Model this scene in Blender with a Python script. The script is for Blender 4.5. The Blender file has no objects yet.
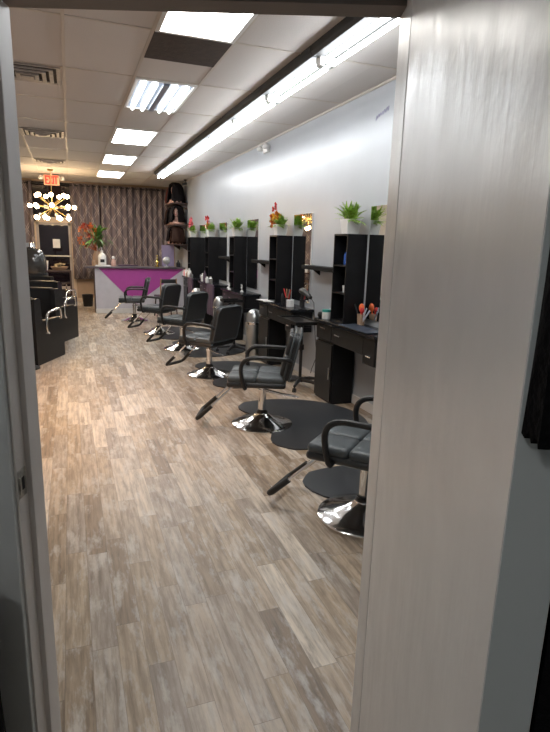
import bpy, bmesh, math, random
from mathutils import Vector, Matrix
random.seed(7)
PI = math.pi
sc = bpy.context.scene
COL = sc.collection

# ------------------------------------------------------------------ materials
def mat(name, col, rough=0.5, metal=0.0, emit=None, es=0.0, bump=0.0, bscale=40.0, var=0.0, vscale=6.0,
        trans=0.0, ior=1.45, coat=0.0, stretch=(1, 1, 1), spec=0.5, vcol=None):
    m = bpy.data.materials.new(name); m.use_nodes = True
    nt = m.node_tree; N = nt.nodes; L = nt.links
    p = N['Principled BSDF']
    p.inputs['Base Color'].default_value = (*col, 1)
    p.inputs['Roughness'].default_value = rough
    p.inputs['Metallic'].default_value = metal
    p.inputs['Specular IOR Level'].default_value = spec
    p.inputs['Coat Weight'].default_value = coat
    if trans: p.inputs['Transmission Weight'].default_value = trans; p.inputs['IOR'].default_value = ior
    if emit: p.inputs['Emission Color'].default_value = (*emit, 1); p.inputs['Emission Strength'].default_value = es
    if bump or var:
        tc = N.new('ShaderNodeTexCoord'); mp = N.new('ShaderNodeMapping')
        mp.inputs['Scale'].default_value = stretch
        L.new(tc.outputs['Object'], mp.inputs['Vector'])
    if bump:
        n = N.new('ShaderNodeTexNoise'); n.inputs['Scale'].default_value = bscale; n.inputs['Detail'].default_value = 4
        b = N.new('ShaderNodeBump'); b.inputs['Strength'].default_value = bump; b.inputs['Distance'].default_value = 0.01
        L.new(mp.outputs['Vector'], n.inputs['Vector']); L.new(n.outputs['Fac'], b.inputs['Height'])
        L.new(b.outputs['Normal'], p.inputs['Normal'])
    if var:
        n2 = N.new('ShaderNodeTexNoise'); n2.inputs['Scale'].default_value = vscale; n2.inputs['Detail'].default_value = 5
        L.new(mp.outputs['Vector'], n2.inputs['Vector'])
        r = N.new('ShaderNodeValToRGB')
        a = tuple(max(0, c*(1-var)) for c in col) if vcol is None else vcol
        b2 = tuple(min(1, c*(1+var)) for c in col) if vcol is None else col
        r.color_ramp.elements[0].position = .35; r.color_ramp.elements[0].color = (*a, 1)
        r.color_ramp.elements[1].position = .65; r.color_ramp.elements[1].color = (*b2, 1)
        L.new(n2.outputs['Fac'], r.inputs['Fac']); L.new(r.outputs['Color'], p.inputs['Base Color'])
    return m

M = {}
M['wall'] = mat('wall_paint', (.45, .475, .505), .32, bump=.12, bscale=7, var=.03, vscale=1.5)
M['wall_warm'] = mat('wall_paint_left', (.50, .51, .53), .5, bump=.05, bscale=9)
M['trim'] = mat('white_trim_paint', (.70, .68, .66), .4, bump=.08, bscale=30, var=.06, vscale=4)
M['jamb'] = mat('grey_jamb_paint', (.62, .595, .575), .36, bump=.10, bscale=25, var=.08, vscale=5, stretch=(1, 1, .25))
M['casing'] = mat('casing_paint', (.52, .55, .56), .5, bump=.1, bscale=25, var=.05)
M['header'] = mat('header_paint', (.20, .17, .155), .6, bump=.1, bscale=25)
M['black_lam'] = mat('black_laminate', (.010, .010, .011), .3, var=.1, spec=.22)
M['black_lam2'] = mat('charcoal_laminate', (.016, .0155, .0155), .36, var=.1, spec=.25)
M['black_matte'] = mat('black_matte_board', (.010, .010, .010), .65, spec=.1)
M['counter'] = mat('dark_countertop', (.012, .013, .017), .25, spec=.3, bump=.05, bscale=80)
M['vinyl'] = mat('black_vinyl', (.022, .024, .026), .36, bump=.25, bscale=140, coat=.1)
M['vinyl_dryer'] = mat('black_dryer_vinyl', (.010, .010, .011), .4, bump=.2, bscale=140, spec=.3)
M['vinyl_seat'] = mat('charcoal_vinyl', (.068, .080, .086), .38, bump=.3, bscale=90)
M['chrome'] = mat('chrome', (.84, .84, .84), .12, 1.0)
M['brushed'] = mat('brushed_steel', (.52, .53, .53), .32, 1.0, bump=.05, bscale=60, stretch=(1, 1, .1))
M['plastic'] = mat('black_plastic', (.014, .014, .015), .42)
M['rubber'] = mat('black_rubber', (.02, .02, .02), .65)
M['matm'] = mat('salon_mat_rubber', (.035, .038, .042), .42, bump=.1, bscale=200)
M['white'] = mat('white_gloss', (.80, .80, .78), .3)
M['paper'] = mat('white_paper', (.82, .80, .77), .8)
M['metalwhite'] = mat('white_enamel', (.72, .72, .70), .4)
M['greymetal'] = mat('grey_enamel', (.10, .10, .10), .5)
M['housing'] = mat('dark_housing', (.045, .045, .045), .6, spec=.2)
M['tbar'] = mat('ceiling_tbar', (.52, .47, .42), .5)
M['leaf'] = mat('leaf_green', (.30, .48, .07), .5, var=.35, vscale=30)
M['leaf2'] = mat('leaf_dark_green', (.06, .16, .03), .5, var=.35, vscale=30)
M['red'] = mat('petal_red', (.60, .03, .03), .5)
M['orange'] = mat('petal_orange', (.55, .15, .02), .5, var=.3, vscale=30)
M['darkred'] = mat('petal_dark_red', (.28, .03, .015), .5)
M['yellow'] = mat('petal_yellow', (.80, .45, .04), .5)
M['pink'] = mat('petal_pink', (.75, .18, .22), .5)
M['purple'] = mat('purple_paint', (.42, .07, .33), .4, var=.05)
M['desk_white'] = mat('desk_white_paint', (.56, .55, .60), .45, var=.04)
M['desk_dark'] = mat('desk_dark_wood', (.06, .035, .03), .4, var=.3, vscale=8)
M['desk_top'] = mat('desk_top_laminate', (.10, .085, .10), .3, var=.2)
M['brown_tile'] = mat('bare_dark_tile', (.055, .038, .028), .9, bump=.3, bscale=60, var=.15, vscale=20)
M['diff'] = mat('light_diffuser', (.9, .9, .9), .4, emit=(1, .97, .92), es=12)
M['tube'] = mat('lit_tube', (.95, .95, .95), .4, emit=(.93, .97, 1), es=20)
M['tube2'] = mat('lit_troffer_tube', (.95, .95, .95), .4, emit=(.95, .98, 1), es=9)
M['reflector'] = mat('troffer_reflector', (.22, .26, .32), .3)
M['bulb'] = mat('warm_bulb', (1, .9, .7), .4, emit=(1, .72, .42), es=32)
M['brass'] = mat('gold_metal', (.75, .55, .22), .28, 1.0)
M['gold'] = mat('gold_trophy', (.80, .62, .18), .25, 1.0)
M['exitface'] = mat('exit_face', (.60, .36, .22), .5, emit=(1, .50, .30), es=.12)
M['exitred'] = mat('exit_letters', (.8, .02, .015), .5, emit=(1, .03, .02), es=1.1)
M['cream'] = mat('cream_door_paint', (.62, .49, .36), .45, var=.05)
M['sash'] = mat('window_sash', (.42, .36, .32), .4)
M['nightglass'] = mat('dark_night_glass', (.012, .008, .012), .04, spec=.8)
M['mirror'] = mat('mirror_glass', (.88, .90, .90), .02, 1.0)
M['blue'] = mat('blue_liquid', (.03, .10, .38), .2, spec=.7)
M['teal'] = mat('teal_plastic', (.03, .30, .26), .4)
M['tool_orange'] = mat('orange_plastic', (.85, .16, .04), .4)
M['wood'] = mat('light_wood', (.35, .20, .10), .5, var=.2, vscale=12)
M['darkblue'] = mat('dark_blue_mat', (.02, .03, .05), .55, bump=.3, bscale=60)
M['skin'] = mat('mannequin_skin', (.62, .38, .32), .4)
M['skin2'] = mat('mannequin_tan', (.42, .24, .15), .4)
M['hair_b'] = mat('black_wig', (.007, .005, .006), .6, spec=.18, bump=.8, bscale=90, stretch=(1, 1, .12))
M['hair_br'] = mat('dark_brown_wig', (.03, .012, .008), .6, spec=.2, bump=.8, bscale=90, stretch=(1, 1, .12))
M['hair_r'] = mat('auburn_wig', (.10, .018, .012), .6, spec=.2, bump=.8, bscale=90, stretch=(1, 1, .12))
M['lav'] = mat('lavender_cloth', (.30, .26, .42), .8)
M['mauve'] = mat('mauve_cape', (.09, .055, .085), .7, bump=.3, bscale=20)
M['hood'] = mat('smoked_hood', (.045, .042, .038), .12, spec=.7)
M['cloth_black'] = mat('black_cloth', (.004, .004, .005), .95, bump=.5, bscale=120, spec=.1)
M['strike'] = mat('worn_strike_metal', (.42, .40, .36), .4, .9, var=.4, vscale=60)
M['hole'] = mat('latch_hole', (.01, .01, .01), .9)
M['ink'] = mat('purple_ink', (.36, .34, .50), .6)
M['pencil'] = mat('faint_mark', (.40, .42, .50), .7)
M['vent'] = mat('vent_metal', (.36, .33, .31), .45, var=.15, vscale=20)
M['ventdark'] = mat('vent_dark', (.03, .025, .02), .8)
M['glassy'] = mat('frosted_ball', (.70, .72, .74), .15, trans=.3)
M['knee'] = mat('window_knee_wall', (.40, .28, .19), .45, var=.1, vscale=3)
M['terracotta'] = mat('beige_ceramic', (.45, .30, .20), .5)
M['magazine'] = mat('magazine_pile', (.30, .24, .14), .5, var=.5, vscale=25)
M['exterior'] = mat('night_outside', (.01, .008, .01), .9)
M['shaded_edge'] = mat('door_paint_shaded', (.46, .50, .51), .6, bump=.1, bscale=25)  # same paint as the door, with the edge's shade put into its colour

def door_paint():
    m = bpy.data.materials.new('door_gloss_paint'); m.use_nodes = True
    nt = m.node_tree; N = nt.nodes; L = nt.links; p = N['Principled BSDF']
    tc = N.new('ShaderNodeTexCoord')
    mp = N.new('ShaderNodeMapping'); mp.inputs['Scale'].default_value = (20, 20, .9)
    L.new(tc.outputs['Object'], mp.inputs['Vector'])
    n1 = N.new('ShaderNodeTexNoise'); n1.inputs['Scale'].default_value = 1.0; n1.inputs['Detail'].default_value = 5
    L.new(mp.outputs['Vector'], n1.inputs['Vector'])
    n2 = N.new('ShaderNodeTexNoise'); n2.inputs['Scale'].default_value = 9; n2.inputs['Detail'].default_value = 4
    L.new(tc.outputs['Object'], n2.inputs['Vector'])
    ad = N.new('ShaderNodeMath'); ad.operation = 'MULTIPLY_ADD'; ad.inputs[1].default_value = 1.5
    L.new(n2.outputs['Fac'], ad.inputs[0]); L.new(n1.outputs['Fac'], ad.inputs[2])
    b = N.new('ShaderNodeBump'); b.inputs['Strength'].default_value = .2; b.inputs['Distance'].default_value = .01
    L.new(ad.outputs[0], b.inputs['Height']); L.new(b.outputs['Normal'], p.inputs['Normal'])
    r = N.new('ShaderNodeValToRGB')
    r.color_ramp.elements[0].position = .3; r.color_ramp.elements[0].color = (.70, .69, .68, 1)
    r.color_ramp.elements[1].position = .7; r.color_ramp.elements[1].color = (.78, .77, .76, 1)
    L.new(n2.outputs['Fac'], r.inputs['Fac']); L.new(r.outputs['Color'], p.inputs['Base Color'])
    rr = N.new('ShaderNodeMapRange'); rr.inputs['To Min'].default_value = .22; rr.inputs['To Max'].default_value = .42
    L.new(n1.outputs['Fac'], rr.inputs['Value']); L.new(rr.outputs['Result'], p.inputs['Roughness'])
    return m
M['door'] = door_paint()

def floor_mat():
    m = bpy.data.materials.new('weathered_plank_vinyl'); m.use_nodes = True
    nt = m.node_tree; N = nt.nodes; L = nt.links; p = N['Principled BSDF']
    def math_(op, a, b=None, c=None):
        n = N.new('ShaderNodeMath'); n.operation = op
        for i, v in enumerate((a, b, c)):
            if v is None: continue
            if isinstance(v, (int, float)): n.inputs[i].default_value = v
            else: L.new(v, n.inputs[i])
        return n.outputs[0]
    tc = N.new('ShaderNodeTexCoord'); sx = N.new('ShaderNodeSeparateXYZ'); L.new(tc.outputs['Object'], sx.inputs[0])
    X, Y = sx.outputs['X'], sx.outputs['Y']
    W_, LN = .104, .74
    xr = math_('DIVIDE', X, W_); row = math_('FLOOR', xr); fx = math_('FRACT', xr)
    wn = N.new('ShaderNodeTexWhiteNoise'); wn.noise_dimensions = '1D'; L.new(row, wn.inputs['W'])
    yo = math_('ADD', math_('DIVIDE', Y, LN), math_('MULTIPLY', wn.outputs['Value'], 7.3))
    idx = math_('FLOOR', yo); fy = math_('FRACT', yo)
    cmb = N.new('ShaderNodeCombineXYZ'); L.new(row, cmb.inputs[0]); L.new(idx, cmb.inputs[1])
    w2 = N.new('ShaderNodeTexWhiteNoise'); w2.noise_dimensions = '3D'; L.new(cmb.outputs[0], w2.inputs['Vector'])
    # grain
    mp = N.new('ShaderNodeMapping'); mp.inputs['Scale'].default_value = (42, 3.0, 1)
    addv = N.new('ShaderNodeVectorMath'); addv.operation = 'MULTIPLY_ADD'
    L.new(w2.outputs['Color'], addv.inputs[0]); addv.inputs[1].default_value = (5, 9, 0); L.new(tc.outputs['Object'], addv.inputs[2])
    L.new(addv.outputs[0], mp.inputs['Vector'])
    g = N.new('ShaderNodeTexNoise'); g.inputs['Scale'].default_value = 1; g.inputs['Detail'].default_value = 6; g.inputs['Roughness'].default_value = .65
    L.new(mp.outputs['Vector'], g.inputs['Vector'])
    mp2 = N.new('ShaderNodeMapping'); mp2.inputs['Scale'].default_value = (13, 3.6, 1); L.new(addv.outputs[0], mp2.inputs['Vector'])
    g2 = N.new('ShaderNodeTexNoise'); g2.inputs['Scale'].default_value = 1; g2.inputs['Detail'].default_value = 5; g2.inputs['Roughness'].default_value = .7
    L.new(mp2.outputs['Vector'], g2.inputs['Vector'])
    r1 = N.new('ShaderNodeValToRGB'); cr = r1.color_ramp
    cr.elements[0].position = 0; cr.elements[0].color = (.24, .175, .12, 1)
    cr.elements[1].position = 1; cr.elements[1].color = (.64, .56, .46, 1)
    for q, c in ((.2, (.40, .31, .215, 1)), (.45, (.46, .365, .265, 1)), (.7, (.35, .29, .235, 1)), (.85, (.52, .44, .35, 1))):
        e = cr.elements.new(q); e.color = c
    L.new(w2.outputs['Value'], r1.inputs['Fac'])
    r2 = N.new('ShaderNodeValToRGB'); cr = r2.color_ramp
    cr.elements[0].position = .34; cr.elements[0].color = (.54, .51, .48, 1)
    cr.elements[1].position = .60; cr.elements[1].color = (1.15, 1.15, 1.15, 1)
    L.new(g.outputs['Fac'], r2.inputs['Fac'])
    mu = N.new('ShaderNodeMix'); mu.data_type = 'RGBA'; mu.blend_type = 'MULTIPLY'; mu.inputs['Factor'].default_value = 1
    L.new(r1.outputs['Color'], mu.inputs['A']); L.new(r2.outputs['Color'], mu.inputs['B'])
    # whitewashed patches
    r3 = N.new('ShaderNodeValToRGB'); cr = r3.color_ramp
    cr.elements[0].position = .50; cr.elements[0].color = (0, 0, 0, 1); cr.elements[1].position = .66; cr.elements[1].color = (.72, .72, .72, 1)
    L.new(g2.outputs['Fac'], r3.inputs['Fac'])
    mw = N.new('ShaderNodeMix'); mw.data_type = 'RGBA'; L.new(r3.outputs['Color'], mw.inputs['Factor'])
    L.new(mu.outputs['Result'], mw.inputs['A']); mw.inputs['B'].default_value = (.62, .58, .53, 1)
    # dark scorch patches
    r4 = N.new('ShaderNodeValToRGB'); cr = r4.color_ramp
    cr.elements[0].position = .32; cr.elements[0].color = (.65, .65, .65, 1); cr.elements[1].position = .44; cr.elements[1].color = (0, 0, 0, 1)
    L.new(g2.outputs['Fac'], r4.inputs['Fac'])
    md = N.new('ShaderNodeMix'); md.data_type = 'RGBA'; L.new(r4.outputs['Color'], md.inputs['Factor'])
    L.new(mw.outputs['Result'], md.inputs['A']); md.inputs['B'].default_value = (.24, .19, .145, 1)
    # joints
    ex = math_('LESS_THAN', fx, .018); ey = math_('LESS_THAN', fy, .0035)
    jn = math_('MULTIPLY', math_('MAXIMUM', ex, ey), .55)
    mj = N.new('ShaderNodeMix'); mj.data_type = 'RGBA'; L.new(jn, mj.inputs['Factor'])
    L.new(md.outputs['Result'], mj.inputs['A']); mj.inputs['B'].default_value = (.09, .065, .045, 1)
    L.new(mj.outputs['Result'], p.inputs['Base Color'])
    rr = N.new('ShaderNodeMapRange'); rr.inputs['To Min'].default_value = .30; rr.inputs['To Max'].default_value = .52
    L.new(g.outputs['Fac'], rr.inputs['Value']); L.new(rr.outputs['Result'], p.inputs['Roughness'])
    b = N.new('ShaderNodeBump'); b.inputs['Strength'].default_value = .12; b.inputs['Distance'].default_value = .004
    L.new(g.outputs['Fac'], b.inputs['Height']); L.new(b.outputs['Normal'], p.inputs['Normal'])
    return m
M['floor'] = floor_mat()

def ceil_mat():
    m = mat('ceiling_tile', (.50, .46, .42), .85, bump=.25, bscale=120)
    nt = m.node_tree; N = nt.nodes; L = nt.links; p = N['Principled BSDF']
    tc = N.new('ShaderNodeTexCoord')
    sx = N.new('ShaderNodeSeparateXYZ'); L.new(tc.outputs['Object'], sx.inputs[0])
    def fl(o, off, w):
        a = N.new('ShaderNodeMath'); a.operation = 'SUBTRACT'; L.new(o, a.inputs[0]); a.inputs[1].default_value = off
        d = N.new('ShaderNodeMath'); d.operation = 'DIVIDE'; L.new(a.outputs[0], d.inputs[0]); d.inputs[1].default_value = w
        f = N.new('ShaderNodeMath'); f.operation = 'FLOOR'; L.new(d.outputs[0], f.inputs[0]); return f.outputs[0]
    c = N.new('ShaderNodeCombineXYZ'); L.new(fl(sx.outputs['X'], .033, .61), c.inputs[0]); L.new(fl(sx.outputs['Y'], 4.367, 1.22), c.inputs[1])
    w = N.new('ShaderNodeTexWhiteNoise'); L.new(c.outputs[0], w.inputs['Vector'])
    r = N.new('ShaderNodeValToRGB'); r.color_ramp.elements[0].color = (.55, .52, .50, 1); r.color_ramp.elements[1].color = (.63, .60, .575, 1)
    L.new(w.outputs['Value'], r.inputs['Fac']); L.new(r.outputs['Color'], p.inputs['Base Color'])
    return m
M['ceil'] = ceil_mat()

def curtain_mat():
    m = mat('lattice_curtain', (.14, .10, .09), .75)
    nt = m.node_tree; N = nt.nodes; L = nt.links; p = N['Principled BSDF']
    tc = N.new('ShaderNodeTexCoord'); sx = N.new('ShaderNodeSeparateXYZ'); L.new(tc.outputs['UV'], sx.inputs[0])
    def mt(op, a, b=None):
        n = N.new('ShaderNodeMath'); n.operation = op
        for i, v in enumerate((a, b)):
            if v is None: continue
            if isinstance(v, (int, float)): n.inputs[i].default_value = v
            else: L.new(v, n.inputs[i])
        return n.outputs[0]
    u = mt('DIVIDE', sx.outputs['X'], .31); v = mt('DIVIDE', sx.outputs['Y'], .54)
    lines = None
    for s in ('ADD', 'SUBTRACT'):
        f = mt('FRACT', mt(s, u, v))
        for off in (.5, .66):
            d = mt('LESS_THAN', mt('ABSOLUTE', mt('SUBTRACT', f, off)), .026)
            lines = d if lines is None else mt('MAXIMUM', lines, d)
    mx = N.new('ShaderNodeMix'); mx.data_type = 'RGBA'; L.new(lines, mx.inputs['Factor'])
    mx.inputs['A'].default_value = (.175, .14, .148, 1); mx.inputs['B'].default_value = (.44, .37, .345, 1)
    L.new(mx.outputs['Result'], p.inputs['Base Color'])
    return m
M['curtain'] = curtain_mat()

# ------------------------------------------------------------------ mesh helpers
class MB:
    def __init__(s): s.bm = bmesh.new()
    def box(s, c, d, rot=None, bev=0.0, seg=2):
        r = bmesh.ops.create_cube(s.bm, size=1)['verts']
        for v in r: v.co = Vector((v.co.x*d[0], v.co.y*d[1], v.co.z*d[2]))
        if bev:
            es = list({e for v in r for e in v.link_edges})
            o = bmesh.ops.bevel(s.bm, geom=es, offset=min(bev, min(d)*.49), segments=seg, affect='EDGES', profile=.5)
            r = list({v for f in o['faces'] for v in f.verts} | {v for v in r if v.is_valid})
        mtx = Matrix.Translation(Vector(c)) @ (rot.to_4x4() if rot is not None else Matrix())
        for v in r: v.co = mtx @ v.co
        return s
    def b2(s, x0, x1, y0, y1, z0, z1, bev=0.0):
        return s.box(((x0+x1)/2, (y0+y1)/2, (z0+z1)/2), (abs(x1-x0), abs(y1-y0), abs(z1-z0)), bev=bev)
    def tube(s, pts, r, n=10, cap=True, radii=None, flat=None):
        pts = [Vector(p) for p in pts]; rings = []
        up = None
        for i, p in enumerate(pts):
            t = (pts[min(i+1, len(pts)-1)] - pts[max(i-1, 0)]).normalized()
            if up is None:
                up = Vector((0, 0, 1)) if abs(t.z) < .9 else Vector((1, 0, 0))
            a = (up - t*up.dot(t))
            if a.length < 1e-4: a = t.orthogonal()
            a.normalize(); b = t.cross(a); up = a
            rr = radii[i] if radii else r
            fa = flat or (1, 1)
            rings.append([s.bm.verts.new(p + (a*math.cos(k*2*PI/n)*fa[0] + b*math.sin(k*2*PI/n)*fa[1])*rr) for k in range(n)])
        for i in range(len(rings)-1):
            for k in range(n):
                s.bm.faces.new((rings[i][k], rings[i][(k+1) % n], rings[i+1][(k+1) % n], rings[i+1][k]))
        if cap:
            s.bm.faces.new(rings[0][::-1]); s.bm.faces.new(rings[-1])
        return s
    def lathe(s, prof, c=(0, 0, 0), n=32, sx=1, sy=1, arc=None):
        rings = []
        for (r, z) in prof:
            if r < 1e-5: rings.append([s.bm.verts.new((c[0], c[1], c[2]+z))])
            else: rings.append([s.bm.verts.new((c[0]+r*sx*math.cos(k*2*PI/n), c[1]+r*sy*math.sin(k*2*PI/n), c[2]+z)) for k in range(n)])
        for a, b in zip(rings, rings[1:]):
            for k in range(n):
                k2 = (k+1) % n
                if len(a) == 1 and len(b) == 1: continue
                if len(a) == 1: s.bm.faces.new((a[0], b[k2], b[k]))
                elif len(b) == 1: s.bm.faces.new((a[k], a[k2], b[0]))
                else: s.bm.faces.new((a[k], a[k2], b[k2], b[k]))
        return s
    def ell(s, c, r, seg=16, rings=10, rot=None):
        o = bmesh.ops.create_uvsphere(s.bm, u_segments=seg, v_segments=rings, radius=1)['verts']
        for v in o:
            p = Vector((v.co.x*r[0], v.co.y*r[1], v.co.z*r[2]))
            if rot is not None: p = rot @ p
            v.co = p + Vector(c)
        return s
    def prism(s, pts, axis, a0, a1):
        # pts: 2D outline; axis: extruded axis
        def P(u, v, w):
            return {'x': (w, u, v), 'y': (u, w, v), 'z': (u, v, w)}[axis]
        A = [s.bm.verts.new(P(u, v, a0)) for u, v in pts]; B = [s.bm.verts.new(P(u, v, a1)) for u, v in pts]
        s.bm.faces.new(A); s.bm.faces.new(B[::-1])
        for i in range(len(pts)):
            j = (i+1) % len(pts); s.bm.faces.new((A[j], A[i], B[i], B[j]))
        return s
    def leaf(s, base, d, L_, w, droop=.3, n=5):
        base = Vector(base); d = Vector(d).normalized(); side = d.cross(Vector((0, 0, 1)))
        if side.length < .05: side = Vector((1, 0, 0))
        side.normalize(); prev = None
        for i in range(n+1):
            t = i/n; p = base + d*L_*t - Vector((0, 0, droop*L_*t*t))
            ww = w*math.sin(PI*min(.97, .12+t*.88))
            a, b = s.bm.verts.new(p - side*ww/2), s.bm.verts.new(p + side*ww/2 + Vector((0, 0, .001)))
            if prev: s.bm.faces.new((prev[0], prev[1], b, a))
            prev = (a, b)
        return s
    def build(s, name, m, parent=None, smooth=True, mtx=None):
        me = bpy.data.meshes.new(name)
        bmesh.ops.recalc_face_normals(s.bm, faces=s.bm.faces[:])
        if smooth:
            for f in s.bm.faces: f.smooth = True
            for e in s.bm.edges:
                if len(e.link_faces) == 2 and e.calc_face_angle(0) > math.radians(38): e.smooth = False
        s.bm.to_mesh(me); s.bm.free()
        ms = m if isinstance(m, (list, tuple)) else [m]
        for q in ms: me.materials.append(M[q] if isinstance(q, str) else q)
        o = bpy.data.objects.new(name, me); COL.objects.link(o)
        if parent is not None: o.parent = parent
        if mtx is not None: o.matrix_basis = mtx
        return o

def empty(name, loc=(0, 0, 0), rz=0.0):
    o = bpy.data.objects.new(name, None); COL.objects.link(o); o.empty_display_size = .1
    o.location = loc; o.rotation_euler = (0, 0, rz); return o
def tag(o, label=None, cat=None, group=None, kind=None):
    if label: o['label'] = label
    if cat: o['category'] = cat
    if group: o['group'] = group
    if kind: o['kind'] = kind
    return o
def struct(o): o['kind'] = 'structure'; return o
def dup(root, loc=None, rz=None, label=None, group=None):
    r = root.copy(); COL.objects.link(r)
    if loc is not None: r.location = loc
    if rz is not None: r.rotation_euler = (0, 0, rz)
    if label: r['label'] = label
    if group: r['group'] = group
    for ch in list(root.children):
        c = ch.copy(); COL.objects.link(c); c.parent = r
        for g in ch.children:
            d = g.copy(); COL.objects.link(d); d.parent = c
    return r
def arcpts(p0, p1, p2, n=8):
    p0, p1, p2 = Vector(p0), Vector(p1), Vector(p2)
    return [p0*(1-t)**2 + p1*2*t*(1-t) + p2*t*t for t in [i/n for i in range(n+1)]]

# ------------------------------------------------------------------ camera
YAW, PITCH, ROLL, F = .3624, -.2207, .0279, 537.6
H = 1.655
cy_, sy_ = math.cos(YAW), math.sin(YAW)
Fd = Vector((sy_*math.cos(PITCH), cy_*math.cos(PITCH), math.sin(PITCH)))
Rt = Vector((cy_, -sy_, 0)); Up = Rt.cross(Fd)
c_, s_ = math.cos(ROLL), math.sin(ROLL)
rr_ = Rt*c_ + Up*s_; uu_ = -Rt*s_ + Up*c_
cam = bpy.data.cameras.new('camera'); cam.sensor_fit = 'HORIZONTAL'; cam.sensor_width = 36; cam.lens = F/550*36
cam.clip_start = .02; cam.clip_end = 100
camo = bpy.data.objects.new('camera', cam); COL.objects.link(camo)
camo.matrix_world = Matrix(((rr_.x, uu_.x, -Fd.x, 0), (rr_.y, uu_.y, -Fd.y, 0), (rr_.z, uu_.z, -Fd.z, H), (0, 0, 0, 1)))
sc.camera = camo
# doorway frame of reference: u to the right, v straight ahead of the doorway wall
D = Matrix(((cy_, sy_, 0, 0), (-sy_, cy_, 0, 0), (0, 0, 1, 0), (0, 0, 0, 1)))

# ------------------------------------------------------------------ room shell
WX, LX, FY, CZ = 2.807, -2.5, 15.76, 3.152
struct(MB().b2(LX-.1, WX+.1, -2.0, FY+.1, -.1, 0).build('floor', 'floor', smooth=False))
struct(MB().b2(LX-.1, WX+.1, -2.0, FY+.1, CZ, CZ+.1).build('ceiling', 'ceil', smooth=False))
struct(MB().b2(WX, WX+.12, -2.0, FY, 0, CZ).build('wall_right', 'wall', smooth=False))
struct(MB().b2(LX-.12, LX, -2.0, FY, 0, CZ).build('wall_left', 'wall_warm', smooth=False))
# far wall around the entrance door and the shop windows
fw = MB()
fw.b2(LX-.1, -.83, FY, FY+.12, 0, .7); fw.b2(LX-.1, WX, FY, FY+.12, 2.72, CZ)
fw.b2(.08, WX, FY, FY+.12, 0, .7); fw.b2(LX-.1, LX+.4, FY, FY+.12, .7, 2.72); fw.b2(2.5, WX, FY, FY+.12, .7, 2.72)
struct(fw.build('wall_front', 'knee', smooth=False))
struct(MB().b2(LX, WX, FY+1.2, FY+1.3, -.1, 3.3).build('wall_outside', 'exterior', smooth=False))
for n, (a, b) in enumerate(((LX+.4, -.90), (.14, 2.5))):
    w = struct(MB().b2(a, b, FY+.03, FY+.045, .72, 2.70).build('window_%d' % (n+1), 'nightglass', smooth=False))
    f = MB().b2(a, b, FY-.02, FY+.08, .68, .73).b2(a, b, FY, FY+.08, 2.68, 2.73).b2(a, a+.05, FY, FY+.08, .73, 2.68).b2(b-.05, b, FY, FY+.08, .73, 2.68)
    f.build('window_frame', 'sash', w, smooth=False)
# baseboards
struct(MB().b2(WX-.014, WX, .3, FY, 0, .10, bev=.004).build('baseboard_right', 'trim', smooth=False))
struct(MB().b2(.08, WX-.015, FY-.015, FY, 0, .10, bev=.004).build('baseboard_front', 'cream', smooth=False))
# ceiling grid
g = MB(); gx0, gy0 = .033, 4.367
for i in range(-4, 4):
    x = gx0+.61*i
    if LX < x < WX-.02: g.b2(x-.012, x+.012, 1.6, FY, CZ-.006, CZ+.002)
for j in range(-2, 10):
    y = gy0+1.22*j
    g.b2(LX, WX, y-.012, y+.012, CZ-.005, CZ+.002)
struct(g.build('trim_1', 'tbar', smooth=False))
# wall angle at ceiling
struct(MB().b2(WX-.02, WX, .3, FY, CZ-.02, CZ, bev=.002).build('trim_2', 'tbar', smooth=False))

# entrance door in the front wall
do = MB().b2(-.80, .05, FY-.0, FY+.05, .04, .42).b2(-.80, -.74, FY, FY+.05, .42, 2.08).b2(-.02, .05, FY, FY+.05, .42, 2.08).b2(-.80, .05, FY, FY+.05, 2.02, 2.08)
dr = struct(do.build('door_1', 'sash', smooth=False))
MB().b2(-.74, -.02, FY+.018, FY+.03, .42, 2.02).build('door_glass', 'nightglass', dr, smooth=False)
MB().tube([(-.76, FY-.06, 1.22), (.02, FY-.06, 1.22)], .02).tube([(-.74, FY-.06, 1.22), (-.74, FY, 1.22)], .012).tube([(0, FY-.06, 1.22), (0, FY, 1.22)], .012).build('push_bar', 'brushed', dr)
fr = MB().b2(-.90, -.80, FY-.03, FY+.08, 0, 2.20).b2(.05, .13, FY-.03, FY+.08, 0, 2.20).b2(-.90, .13, FY-.03, FY+.08, 2.08, 2.22)
struct(fr.build('trim_3', 'cream', smooth=False))
struct(MB().b2(-.90, .13, FY-.012, FY-.002, 2.22, 3.10).build('window_3', 'nightglass', smooth=False))
po = MB().b2(-.42, -.24, FY+.008, FY+.012, 1.43, 1.66).build('paper_notice', 'paper', smooth=False)
tag(po, 'white paper notice taped inside the dark glass of entrance door', 'notice')

# doorway wall (angled)
VN, VF = 1.158, 1.265
UL, UR, HZ = -.579, .243, 2.128
nw = MB().b2(-3.2, UL-.018, VN+.004, VF-.004, 0, CZ).b2(UR+.018, 2.95, VN+.004, VF-.004, 0, CZ).b2(UL-.02, UR+.02, VN+.004, VF-.004, HZ+.018, CZ)
w = nw.build('wall_doorway', 'wall', smooth=False, mtx=D); struct(w)
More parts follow.
